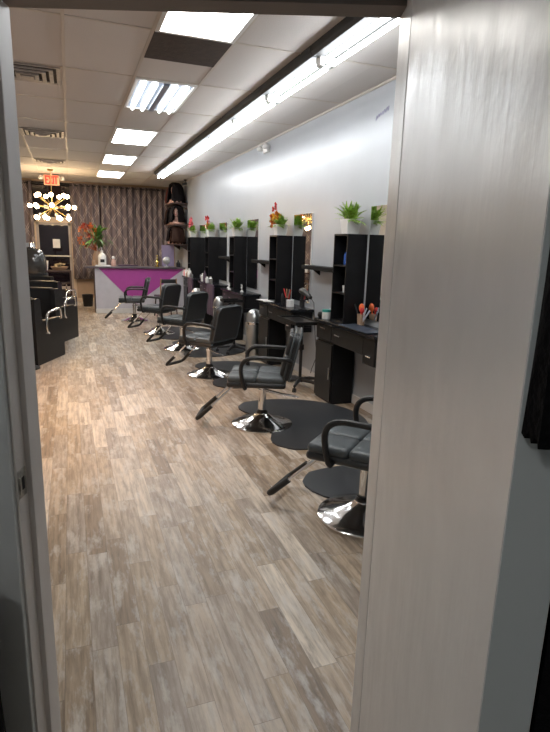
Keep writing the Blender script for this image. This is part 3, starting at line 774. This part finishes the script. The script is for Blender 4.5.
# station 3..5 items
def small_flower(loc, label):
    r = empty('flower_ornament', loc); tag(r, label, 'ornament')
    f = MB()
    for q in range(6):
        a = q*2*PI/6; f.leaf((0, 0, .09), (-.3, math.cos(a), math.sin(a)), .045, .03, droop=0, n=3)
    f.build('petals', 'white', r); MB().lathe([(0, 0), (.03, 0), (.02, .02), (.006, .03), (.005, .09), (0, .09)], n=12).build('stand', 'white', r)
small_flower((2.53, 8.98, CT), 'white star shaped flower ornament on third station from doorway')
small_flower((2.62, 8.55, CT), 'smaller white flower ornament under the mirror of third station')
small_flower((2.60, 9.30, CT), 'white flower ornament at far end of third station')
for k, (y, m_, h_) in enumerate(((11.05, 'white', .16), (10.85, 'mauve', .22), (10.65, 'white', .12), (10.35, 'brushed', .14))):
    bottle((2.535, y, CT), [(0, 0), (.035, 0), (.036, h_*.7), (.015, h_*.85), (.013, h_), (0, h_)], m_,
           ['white lotion bottle at far end of fourth station', 'dark mauve bottle on fourth station, tallest there', 'short white bottle on fourth station under the tower', 'silver bottle on near half of fourth station'][k])
for k, (y, m_, h_) in enumerate(((12.97, 'white', .13), (12.87, 'pink', .15), (12.74, 'white', .18), (12.58, 'terracotta', .12), (12.40, 'white', .20), (12.20, 'brushed', .10))):
    bottle((2.535, y, CT), [(0, 0), (.04, 0), (.042, h_*.7), (.02, h_*.85), (.018, h_), (0, h_)], m_,
           ['white bottle at far end of station closest to desk', 'pink bottle on station closest to desk', 'white bottle beside pink one on station closest to desk', 'beige jar on station closest to desk', 'tall white bottle on near half of station closest to desk', 'short silver jar at near end of station closest to desk'][k])
for k, (y, z0) in enumerate(((12.0, .28), (10.12, .32))):
    mb = MB(); cloth(mb, y-.24, y+.24, -2.49, -2.46, z0, .895, amp=.014, nx=12, nz=8)
    for v in mb.bm.verts: v.co = Vector((-v.co.y, v.co.x, v.co.z))
    o = mb.build('styling_cape', 'mauve'); tag(o, ['dark mauve cape draped over front of station closest to reception desk', 'dark mauve cape draped over front of fourth station from doorway'][k], 'cape')

# ------------------------------------------------------------------ floor mats
def floor_mat_(x, y, label):
    pts = []; R = .74
    # rounded outline with a notch for the chair base on the room side
    cx = x+.28
    for k in range(-64, 65):
        a = k/64*PI*.60; px, py = cx+R*1.05*math.cos(a)*.98, y+R*math.sin(a)
        pts.append((px, py))
    # lobes back to the notch
    def lobe(s):
        return [(x-.00, y+s*.66), (x-.06, y+s*.58), (x-.075, y+s*.50), (x-.06, y+s*.41), (x-.015, y+s*.31)]
    top = lobe(1); bot = lobe(-1)
    notch = [(x+.27*math.cos(t), y+.27*math.sin(t)) for t in [math.radians(a) for a in range(85, -86, -10)]]
    out = pts + top + notch + bot[::-1]
    o = MB().prism(out, 'z', .0005, .012).build('floor_mat', 'matm', smooth=False)
    tag(o, label, 'floor mat', 'rounded black mats under the salon chairs')
chairs = [((1.645, 2.70), 133, 'nearest the doorway, partly hidden by the white door', 1.0),
          ((1.615, 4.57), 157, 'second from the doorway, seen side on', 1.0),
          ((1.60, 6.60), 129, 'third from the doorway, back turned to the wall', 1.0),
          ((1.60, 8.42), 132, 'fourth from the doorway', 1.0),
          ((1.47, 10.0), 135, 'second from the reception desk', 1.0),
          ((1.22, 11.75), 172, 'closest to the reception desk, against the purple triangle', 1.0)]
ml = ['nearest the doorway', 'second from the doorway', 'third from the doorway', 'fourth from the doorway', 'second from the reception desk']
for k in range(5):
    (x, y) = chairs[k][0]
    if k == 0: x = 1.54
    floor_mat_(x, y, 'black rubber floor mat around the chair ' + ml[k])

# ------------------------------------------------------------------ salon chairs (local +X is the way the sitter faces)
def make_chair():
    r = empty('salon_chair'); tag(r, '', 'salon chair', 'black hydraulic salon chairs with chrome bases')
    MB().lathe([(0, 0), (.281, 0), (.287, .006), (.287, .016), (.274, .024), (.20, .045), (.11, .075), (.062, .105), (.055, .115), (0, .115)], n=48).build('base', 'chrome', r)
    MB().lathe([(0, .115), (.052, .115), (.052, .135), (.044, .14), (.044, .15), (0, .15)], n=24).build('base_collar', 'plastic', r)
    MB().lathe([(0, .15), (.036, .15), (.036, .33), (.030, .335), (.030, .385), (0, .385)], n=24).build('column', 'chrome', r)
    MB().lathe([(0, .318), (.043, .318), (.043, .345), (0, .345)], n=24).build('column_collar', 'chrome', r)
    lv = MB().tube([(-.02, .03, .35), (-.08, .06, .345), (-.2, .12, .335), (-.31, .15, .33)], .009, n=8)
    lv.tube([(-.31, .15, .33), (-.335, .16, .325), (-.33, .13, .315), (-.2, .07, .315), (-.04, .02, .325)], .006, n=8).build('pump_lever', 'chrome', r)
    MB().box((.03, 0, .398), (.34, .26, .024), bev=.006).build('mounting_plate', 'plastic', r)
    # seat
    st = MB().box((.045, 0, .437), (.53, .50, .055), bev=.025, seg=3).build('seat', 'vinyl', r)
    pad = MB()
    for i in (-1, 1):
        for j in (-1, 1): pad.box((.045+i*.130, j*.122, .482), (.262, .246, .065), bev=.030, seg=4)
    pad.build('seat_cushion', 'vinyl_seat', r)
    # backrest
    R = Matrix.Rotation(-math.radians(13), 3, 'Y'); c0 = Vector((-.205, 0, .47))
    def bp(x, y, z): return (c0 + R @ Vector((x, y, z)))[:]
    sh = MB(); outl = []
    for (yy, zz, rad) in ((-.25, .02, .04), (.25, .02, .04), (.25, .455, .09), (-.25, .455, .09)):
        outl.append((yy, zz, rad))
    poly = []
    for (yy, zz, rad), (a0) in zip(outl, (180, 270, 0, 90)):
        cyy = yy + (rad if yy < 0 else -rad); czz = zz + (rad if zz < .2 else -rad)
        for q in range(7):
            a = math.radians(a0+q*15); poly.append((cyy+rad*math.cos(a), czz+rad*math.sin(a)))
    sh.prism(poly, 'x', -.035, .015)
    for v in sh.bm.verts: v.co = Vector(bp(*v.co))
    o = sh.build('backrest', 'vinyl', r)
    pi = MB()
    for xx in (-.036, .016):
        pp = [bp(xx, y_, z_) for y_, z_ in poly]; pi.tube(pp+[pp[0]], .009, n=6, cap=False)
    pi.build('piping', 'vinyl_seat', o)
    pd = MB()
    for j in (-1, 0, 1):
        for k in (0, 1):
            b = bp(.035, j*.150, .145+k*.19); pd.box(b, (.05, .150, .19), rot=R, bev=.022, seg=3)
    pd.build('back_cushion', 'vinyl', o)
    # arms
    for s in (-1, 1):
        y = s*.285
        pth = [(.14, s*.23, .418), (.14, y-.01*s, .418), (.145, y, .432), (.165, y, .50)] + arcpts((.175, y, .56), (.19, y, .685), (.06, y, .695), 7) + [(-.05, y, .695), (-.18, y, .690)] + arcpts((-.21, y, .69), (-.255, y, .685), (-.258, s*.252, .66), 4)
        MB().tube(pth, .019, n=12).build('armrest', 'plastic', r)
    # footrest
    fr_ = MB()
    for s in (-1, 1): fr_.tube([(.18, s*.135, .405), (.26, s*.135, .395), (.50, s*.155, .16)], .011, n=8)
    fo = fr_.build('footrest', 'chrome', r)
    MB().tube([(.455, -.150, .205), (.56, -.165, .105), (.585, -.15, .085), (.59, -.10, .08), (.59, .10, .08), (.585, .15, .085), (.56, .165, .105), (.455, .150, .205)], .020, n=10).build('foot_pad', 'rubber', fo)
    return r
pc = None
for (x, y), ang, lb, sc_ in chairs:
    L_ = 'black salon chair ' + lb
    if pc is None: pc = make_chair(); pc.location = (x, y, .0005); pc.rotation_euler = (0, 0, math.radians(ang)); pc['label'] = L_
    else: dup(pc, (x, y, .0005), math.radians(ang), L_)

# ------------------------------------------------------------------ trolleys
def trolley(x, y, label, rz=0, tray=(.34, .52)):
    r = empty('rolling_tray', (x, y, 0), rz); tag(r, label, 'trolley', 'black rolling tray stands')
    hub = MB().lathe([(0, .075), (.05, .075), (.05, .12), (.025, .13), (0, .13)], n=20).build('base_hub', 'plastic', r)
    for k in range(5):
        a = k*2*PI/5+.3; e = (.26*math.cos(a), .26*math.sin(a))
        lg = MB().tube([(0, 0, .10), (e[0]*.6, e[1]*.6, .092), (e[0], e[1], .072)], .02, n=8, radii=[.028, .022, .016]).build('leg', 'plastic', r)
        c = MB()
        for s in (-1, 1):
            ox, oy = -math.sin(a)*.013*s, math.cos(a)*.013*s
            c.tube([(e[0]+ox-math.sin(a)*.006*s, e[1]+oy+math.cos(a)*.006*s, .026), (e[0]+ox*.4, e[1]+oy*.4, .026)], .026, n=14)
        c.tube([(e[0], e[1], .03), (e[0], e[1], .07)], .008, n=8).build('caster', 'rubber', lg)
    MB().tube([(0, 0, .12), (0, 0, .79)], .019, n=12).build('pole', 'plastic', r)
    MB().lathe([(0, .46), (.034, .46), (.034, .52), (0, .52)], n=16).tube([(0, 0, .49), (-.05, -.02, .49)], .01).build('height_knob', 'plastic', r)
    t = MB().box((-.05, 0, .80), (tray[0], tray[1], .018), bev=.006)
    w, l = tray[0]/2, tray[1]/2
    t.b2(-.05-w, -.05-w+.01, -l, l, .80, .83, bev=.002).b2(-.05+w-.01, -.05+w, -l, l, .80, .83, bev=.002).b2(-.05-w, -.05+w, -l, -l+.01, .80, .83, bev=.002).b2(-.05-w, -.05+w, l-.01, l, .80, .83, bev=.002)
    t.build('tray', 'black_lam2', r, smooth=False)
    return r
trolley(2.50, 5.74, 'black rolling tray stand between the nearest and second stations', .0, (.30, .60))
trolley(2.33, 7.98, 'black rolling tray stand between the second and third stations', .0, (.30, .24))

# ------------------------------------------------------------------ dome top bins
def bin_(x, y, label, first=[None]):
    if first[0] is None:
        r = empty('trash_bin', (x, y, 0)); tag(r, label, 'trash bin', 'round steel dome top bins between the stations')
        MB().lathe([(0, 0), (.118, 0), (.12, .005), (.12, .50), (0, .50)], n=32).build('body', 'brushed', r)
        MB().lathe([(0, .50), (.126, .50), (.126, .53), (.122, .535), (0, .535)], n=32).build('rim', 'chrome', r)
        MB().lathe([(.121, .535), (.118, .60), (.100, .66), (.065, .705), (.03, .72), (0, .724)], n=32).build('dome_lid', 'brushed', r)
        first[0] = r
    else: dup(first[0], (x, y, 0), None, label)
bin_(2.52, 7.58, 'steel dome top bin at far side of second station from doorway')
bin_(2.52, 9.60, 'steel dome top bin at far side of third station from doorway')
bin_(2.50, 11.45, 'steel dome top bin at far side of fourth station from doorway')

# ------------------------------------------------------------------ reception desk
dk = empty('reception_desk', (1.52, 13.10, 0)); tag(dk, 'white reception desk with purple triangle front and dark top', 'reception desk')
MB().b2(-1.02, 1.02, .012, .55, 0, 1.035).build('desk_body', 'desk_white', dk, smooth=False)
MB().b2(-1.035, -1.02, .0, .56, 0, 1.035).build('side_panel', 'desk_dark', dk, smooth=False)
MB().b2(-1.02, 1.02, .0, .012, .10, 1.035).build('front_panel', 'desk_white', dk, smooth=False)
MB().prism([(-.93, 1.034), (1.02, 1.034), (-.14, .20)], 'y', -.004, .0).build('triangle_panel', 'purple', dk, smooth=False)
MB().b2(-1.03, 1.03, -.014, .0, 0, .11, bev=.004).build('kickboard', 'trim', dk, smooth=False)
MB().b2(-1.22, 1.06, -.06, .60, 1.036, 1.075, bev=.008).build('desk_top', 'desk_top', dk, smooth=False)
DT = 1.0765
tag(MB().b2(.52, .86, 13.10, 13.36, DT, DT+.025, bev=.006).build('tray', 'white'), 'white tray on the left end of the reception desk', 'tray')
r = bottle((.68, 13.2, DT+.026), [(0, 0), (.085, 0), (.09, .01), (.09, .20), (.06, .25), (.03, .27), (.028, .29), (0, .29)], 'white', 'big white pump bottle with black label on reception desk', name='pump_bottle', cap=([(0, .29), (.03, .29), (.03, .33), (.008, .335), (.008, .40), (0, .40)], 'white'), capname='pump')
MB().box((0, -.0905, .10), (.09, .004, .07)).build('bottle_label', 'plastic', r, smooth=False)
bottle((.93, 13.25, DT), [(0, 0), (.05, 0), (.055, .08), (.04, .14), (.025, .17), (0, .17)], 'skin', 'pale pink figurine beside the pump bottle on reception desk', 'figurine', 'figurine', cap=([(0, .165), (.03, .175), (.035, .2), (.02, .23), (0, .235)], 'white'), capname='head')
bottle((.50, 13.26, DT), [(0, 0), (.04, 0), (.05, .07), (.045, .13), (0, .13)], 'terracotta', 'orange tan jar left of the pump bottle', 'jar', 'jar')
# tall flower arrangement behind
fl = empty('flower_arrangement', (.58, 13.52, DT)); tag(fl, 'tall arrangement of orange and red flowers with green leaves on reception desk', 'flower arrangement')
MB().lathe([(0, 0), (.06, 0), (.085, .10), (.06, .22), (.045, .26), (.05, .28), (.035, .27), (0, .05)], n=20).build('vase', 'terracotta', fl)
fl.scale = (1.22, 1.22, 1.22)
rnd = random.Random(21)
fo = MB()
for k in range(110):
    a = rnd.uniform(0, 2*PI); e = rnd.uniform(-.3, 1.45); d = Vector((math.cos(a)*math.cos(e), math.sin(a)*math.cos(e), math.sin(e)))
    fo.leaf(Vector((.02, 0, .48))+d*rnd.uniform(0, .16), d, rnd.uniform(.14, .30), .045, droop=.4)
fo.build('leaves', 'leaf2', fl)
fo = MB()
for k in range(60):
    a = rnd.uniform(-.6, .9); fo.leaf((.08, 0, .62), (math.cos(a)*.7, rnd.uniform(-.5, .5), .8), rnd.uniform(.14, .26), .04, droop=.4)
fo.build('leaves', 'leaf', fl)
for k in range(22):
    a = rnd.uniform(1.9, 4.8); e = rnd.uniform(-.7, 1.2)
    c = Vector((-.07, 0, .53)) + Vector((math.cos(a)*math.cos(e)*.20, -abs(math.sin(a))*math.cos(e)*.2, math.sin(e)*.26)); c.x += -.05 if k % 3 else .06
    f_ = MB(); sz = rnd.uniform(.045, .062)
    for q in range(6):
        b = q*2*PI/6; f_.leaf(c, (math.cos(b), -.5, math.sin(b)), sz, sz*.6, droop=0, n=4)
    f_.tube([c[:], (0, 0, .27)], .003, n=5)
    f_.build('flower', ['orange', 'orange', 'darkred', 'orange', 'darkred'][k % 5], fl)
bottle((1.93, 13.2, DT), [(0, 0), (.055, 0), (.055, .02), (.02, .035), (.015, .07), (.045, .11), (.03, .14), (.012, .15), (.018, .19), (.008, .22), (.012, .26), (0, .28)], 'gold', 'slim gold trophy on the reception desk', 'trophy', 'trophy')
bottle((2.15, 13.2, DT), [(0, 0), (.06, 0), (.06, .015), (.015, .03), (.012, .06), (.05, .075), (.088, .13), (.09, .165), (.07, .215), (.03, .24), (0, .245)], 'glassy', 'round pale glass globe on a stand on reception desk', 'globe', 'glass_globe')
bottle((2.44, 13.25, DT), [(0, 0), (.05, 0), (.05, .10), (.02, .13), (.02, .16), (0, .16)], 'plastic', 'short black bottle at right end of reception desk')
tag(MB().b2(1.05, 1.5, 13.35, 13.6, DT, DT+.03, bev=.004).build('appointment_book', 'mauve', smooth=False), 'closed dark book lying on middle of reception desk', 'book')
# small black box left of desk near the wall
wb = empty('waste_basket', (.36, 14.6, 0)); tag(wb, 'small black waste basket on floor left of reception desk', 'waste basket')
MB().lathe([(0, 0), (.11, 0), (.14, .30), (.135, .30), (.105, .01), (0, .01)], n=24).build('basket', 'plastic', wb)

# guest stool / chair in front of the desk
gc = empty('guest_chair', (1.98, 12.35, 0), math.radians(100)); tag(gc, 'dark guest chair with wooden legs before right end of reception desk', 'chair')
MB().box((0, 0, .46), (.42, .42, .05), bev=.015).build('seat', 'vinyl', gc)
for sx in (-1, 1):
    for sy in (-1, 1): MB().tube([(sx*.17, sy*.17, .44), (sx*.20, sy*.20, 0)], .016, n=8).build('leg', 'desk_dark', gc)
bk = MB().box((-.205, 0, .81), (.022, .36, .09), bev=.01)
bk.build('backrest', 'vinyl', gc)
for sy in (-1, 1): MB().tube([(-.18, sy*.18, .47), (-.215, sy*.18, .87)], .015, n=8).build('back_post', 'wood', gc)

# ------------------------------------------------------------------ wig display
ws = []
for k, (z, lb) in enumerate(((2.62, 'top'), (2.10, 'middle'), (1.62, 'lowest'))):
    r = empty('wig_shelf', (WX-.001, 14.45, z)); tag(r, lb + ' dark wall shelf holding wig mannequins in the far corner', 'wall shelf', 'wig shelves')
    MB().b2(-.36, 0, -.62, .62, -.03, 0, bev=.003).build('board', 'desk_dark', r, smooth=False)
    for y in (-.5, .5): MB().prism([(0, -.03), (-.2, -.03), (0, -.16)], 'y', y-.01, y+.01).build('bracket', 'desk_dark', r, smooth=False)
def wig(loc, rz, hair, skin, label, long=.34, tilt=0.0, s=1.0):
    r = empty('wig_mannequin', loc, rz); tag(r, label, 'wig mannequin', 'mannequin heads with wigs in the corner'); r.scale = (s, s, s)
    # face towards local -Y
    b = MB()
    prof = [(0, 0), (.135, 0), (.155, .02), (.145, .055), (.085, .095), (.052, .105), (.050, .15), (.055, .17)]
    b.lathe(prof, n=24, sx=1.15, sy=.85)
    b.ell((0, -.005, .27), (.075, .095, .118), 20, 14)
    b.ell((0, -.062, .205), (.040, .034, .034)); b.ell((0, -.103, .258), (.012, .018, .024))
    b.ell((-.077, .0, .26), (.012, .02, .03)); b.ell((.077, .0, .26), (.012, .02, .03))
    b.build('bust', skin, r)
    f = MB()
    for sgn in (-1, 1): f.ell((sgn*.030, -.090, .285), (.014, .008, .006), 10, 6)
    f.build('eyes', 'plastic', r)
    MB().ell((0, -.096, .222), (.022, .008, .008), 10, 6).build('lips', 'red', r)
    h = MB(); n = 40; rings = []
    prof = [(.0, .425), (.07, .42), (.115, .385), (.14, .32), (.15, .25), (.16, .17), (.175, .09), (.17, .27-long)]
    for (rad, z) in prof[1:]:
        ring = []
        for k in range(n):
            a = -PI/2 + .42 + (2*PI-.84)*k/(n-1)
            open_ = 1.0 if z < .33 else 0
            a2 = a if open_ else -PI/2 + 2*PI*k/(n-1)
            w_ = rad*(1+.06*math.sin(k*2.3+z*30)+.05*math.sin(k*.9+z*9))
            ring.append(h.bm.verts.new((w_*math.cos(a2), w_*1.12*math.sin(a2)+.01, z + (.02*math.sin(k*1.7) if z < .05 else 0))))
        rings.append(ring)
    top = h.bm.verts.new((0, .01, .428))
    for k in range(n-1):
        h.bm.faces.new((top, rings[0][k], rings[0][k+1]))
    for A_, B_ in zip(rings, rings[1:]):
        for k in range(n-1): h.bm.faces.new((A_[k], B_[k], B_[k+1], A_[k+1]))
    o = h.build('wig', hair, r); sd = o.modifiers.new('thick', 'SOLIDIFY'); sd.thickness = .022; sd.offset = 0
    return r
wl = [((2.53, 14.02, 2.6205), -1.05, 'hair_b', 'skin', 'mannequin with long black wig on top shelf, nearer one', .25, 1.12),
      ((2.55, 14.50, 2.6205), -.55, 'hair_r', 'skin', 'mannequin with auburn wig on top shelf behind black wig', .25, 1.0),
      ((2.56, 13.99, 2.1005), -.45, 'hair_b', 'skin', 'mannequin with long black wig on middle shelf, nearer one', .22, 1.08),
      ((2.55, 14.46, 2.1005), -1.3, 'hair_b', 'skin2', 'mannequin with black wig and tan face in middle of middle shelf', .25, 1.02),
      ((2.57, 14.89, 2.1005), -.8, 'hair_br', 'skin', 'mannequin with dark brown wig at far end of middle shelf', .25, .98),
      ((2.56, 14.02, 1.6205), -1.4, 'hair_br', 'skin2', 'mannequin with brown wig on lowest shelf, nearer one', .25, 1.0),
      ((2.56, 14.50, 1.6205), -.7, 'hair_b', 'skin', 'mannequin with black wig at far end of lowest shelf', .20, 1.0)]
for loc, rz, h_, s_k, lb, lg, s in wl: wig(loc, rz, h_, s_k, lb, lg, 0, s)
mb = MB(); cloth(mb, -.16, .16, -.03, .03, -.55, 0, amp=.016, nx=10, nz=6)
o = mb.build('hanging_cloth', 'lav'); o.location = (2.42, 14.62, 1.585); tag(o, 'lavender cloth hanging below the lowest wig shelf', 'cloth')

# ------------------------------------------------------------------ hooded dryer chairs on the left
def make_dryer_chair(hood=True):
    r = empty('dryer_chair'); tag(r, '', 'dryer chair', 'boxy black hair dryer chairs along the left')
    # local: sitter faces +X, origin at rear right floor corner; y>0 is the sitter's left
    W_ = .62
    side = [(0, .0), (.82, .0), (.82, .50), (.80, .565), (.70, .575), (.20, .575), (.185, .60), (.17, .86), (.14, .885), (.02, .885), (0, .86)]
    MB().prism(side, 'y', 0, .07).build('side_panel', 'vinyl_dryer', r, smooth=False)
    MB().prism(side, 'y', W_-.07, W_).build('side_panel', 'vinyl_dryer', r, smooth=False)
    MB().b2(.02, .80, .075, W_-.075, .06, .42, bev=.01).build('seat_box', 'vinyl_dryer', r)
    MB().b2(.17, .80, .078, W_-.078, .425, .52, bev=.03).build('seat_cushion', 'vinyl_dryer', r)
    MB().b2(.02, .16, .075, W_-.075, .425, .90, bev=.03).build('backrest', 'vinyl_dryer', r)
    for y in (-.03, W_+.03):
        s = 1 if y > 0 else -1
        MB().tube([(.30, y-s*.03, .40), (.30, y, .40), (.255, y, .43)] + arcpts((.245, y, .47), (.24, y, .66), (.34, y, .685), 6) + [(.52, y, .70), (.62, y, .70)] + arcpts((.64, y, .70), (.69, y, .69), (.69, y, .62), 4) + [(.69, y, .56), (.69, y-s*.03, .555)], .016, n=10).build('armrest', 'chrome', r)
    return r
f_ang = math.atan2(.75, .33)
dc = make_dryer_chair(); dc.location = (-.475, 7.62, .0005); dc.rotation_euler = (0, 0, f_ang)
dc['label'] = 'boxy black dryer chair nearest the doorway, hood dryer above its back'
dup(dc, (-.265, 9.20, .0005), f_ang, 'boxy black dryer chair second from the doorway')
dup(dc, (-.25, 10.75, .0005), f_ang, 'boxy black dryer chair third from the doorway')
dup(dc, (-.42, 12.3, .0005), f_ang, 'boxy black dryer chair furthest along the left row')
def hood(x, y, z, label):
    r = empty('hood_dryer', (x, y, 0)); tag(r, label, 'hood dryer', 'smoked hood dryers behind the dryer chairs')
    MB().lathe([(.165, z-.23), (.18, z-.21), (.185, z-.10), (.17, z), (.14, z+.07), (.07, z+.11), (0, z+.12), (0, z+.10), (.06, z+.09), (.13, z+.05), (.155, z-.01), (.17, z-.10), (.165, z-.22)], n=32).build('hood', 'hood', r)
    MB().lathe([(.17, z-.24), (.19, z-.24), (.19, z-.215), (.17, z-.215)], n=32).build('hood_rim', 'plastic', r)
    MB().tube([(-.10, -.22, .0), (-.10, -.22, z-.05), (-.08, -.16, z+.02)], .03, n=12).build('post', 'plastic', r)
    MB().lathe([(0, 0), (.13, 0), (.13, .02), (.03, .05), (0, .05)], (-.10, -.22, 0), n=24).build('base', 'plastic', r)
    MB().lathe([(0, 0), (.06, 0), (.05, .05), (0, .06)], (0, 0, z+.12), n=20).build('motor_cap', 'chrome', r)
hood(-.475, 7.72, 1.43, 'smoked round hood dryer over the dryer chair nearest the doorway')

# console with magazines at the left by the door
cn = empty('console_table', (-.28, 13.95, 0)); tag(cn, 'dark low console table by the entrance door', 'console table')
MB().b2(-.33, .28, -.2, .2, .90, .94, bev=.004).build('table_top', 'desk_dark', cn, smooth=False)
for z in (.35, .62): MB().b2(-.31, .26, -.18, .18, z, z+.03).build('shelf', 'desk_dark', cn, smooth=False)
for x in (-.31, .26):
    for y in (-.18, .18): MB().b2(x-.02, x+.02, y-.02, y+.02, 0, .90).build('leg', 'desk_dark', cn, smooth=False)
bw = empty('basket', (-.26, 13.93, .9405)); tag(bw, 'shallow basket heaped with beige items on the console table', 'basket')
MB().lathe([(0, 0), (.14, 0), (.20, .08), (.19, .08), (.13, .015), (0, .015)], n=24).build('bowl', 'terracotta', bw)
hp = MB(); rnd = random.Random(4)
for k in range(16):
    hp.box((rnd.uniform(-.1, .1), rnd.uniform(-.1, .1), .06+rnd.uniform(0, .09)), (.09, .06, .03), rot=Matrix.Rotation(rnd.uniform(0, 3), 3, 'Z') @ Matrix.Rotation(rnd.uniform(-.4, .4), 3, 'X'), bev=.005)
h = hp.build('contents', 'magazine', bw); h['kind'] = 'stuff'
bottle((-.545, 13.9, .9405), [(0, 0), (.03, 0), (.055, .22), (.05, .22), (.028, .01), (0, .01)], 'paper', 'tall white paper cup on left end of console table', 'cup', 'paper_cup')

# ------------------------------------------------------------------ lamp out at the left, added fill in the back room
can = empty('recessed_lamp', (-1.35, 5.6, CZ)); tag(can, 'warm round recessed lamp in ceiling over the left side', 'ceiling lamp', 'warm recessed lamps on the left')
MB().lathe([(.06, 0), (.085, 0), (.085, -.012), (.06, -.008)], n=24).build('trim_ring', 'metalwhite', can)
M['warmcan'] = mat('warm_can_lens', (1, .8, .6), .4, emit=(1, .58, .28), es=30)
MB().lathe([(0, -.004), (.06, -.004), (.06, 0), (0, 0)], n=24).build('lens', 'warmcan', can)

def light(kind, name, loc, energy, color, **kw):
    l = bpy.data.lights.new(name, kind); l.energy = energy; l.color = color
    for k, v in kw.items(): setattr(l, k, v)
    o = bpy.data.objects.new(name, l); COL.objects.link(o); o.location = loc; return o
o = light('SPOT', 'warm_lamp_beam', (-1.35, 5.6, CZ-.03), 240, (1, .55, .26), shadow_soft_size=.06, spot_size=math.radians(95), spot_blend=.8)
o.rotation_euler = (math.radians(0), math.radians(-14), 0)

# fill lamp added behind the camera to brighten the open door and frame
bl = empty('fill_lamp', (0, 0, 0)); bl.matrix_basis = D @ Matrix.Translation((-1.15, -.75, CZ-.001)); tag(bl, 'round fill lamp added on the back room ceiling, out of view', 'ceiling lamp')
MB().lathe([(0, 0), (.15, 0), (.15, -.02), (0, -.02)], n=24).build('lamp_base', 'metalwhite', bl)
M['fill_glow'] = mat('fill_globe', (.9, .9, .9), .4, emit=(1, .97, .93), es=44)  # glow of the added fill lamp
MB().lathe([(.13, -.02), (.12, -.06), (.07, -.09), (0, -.10)], n=24).build('glass_shade', 'fill_glow', bl)

# ------------------------------------------------------------------ world, view
w = bpy.data.worlds.new('world'); sc.world = w; w.use_nodes = True
w.node_tree.nodes['Background'].inputs['Color'].default_value = (.02, .022, .03, 1)
w.node_tree.nodes['Background'].inputs['Strength'].default_value = .3
sc.view_settings.view_transform = 'Standard'; sc.view_settings.look = 'None'
sc.view_settings.exposure = 0.5; sc.view_settings.gamma = 1.0; sc.view_settings.use_curve_mapping = False
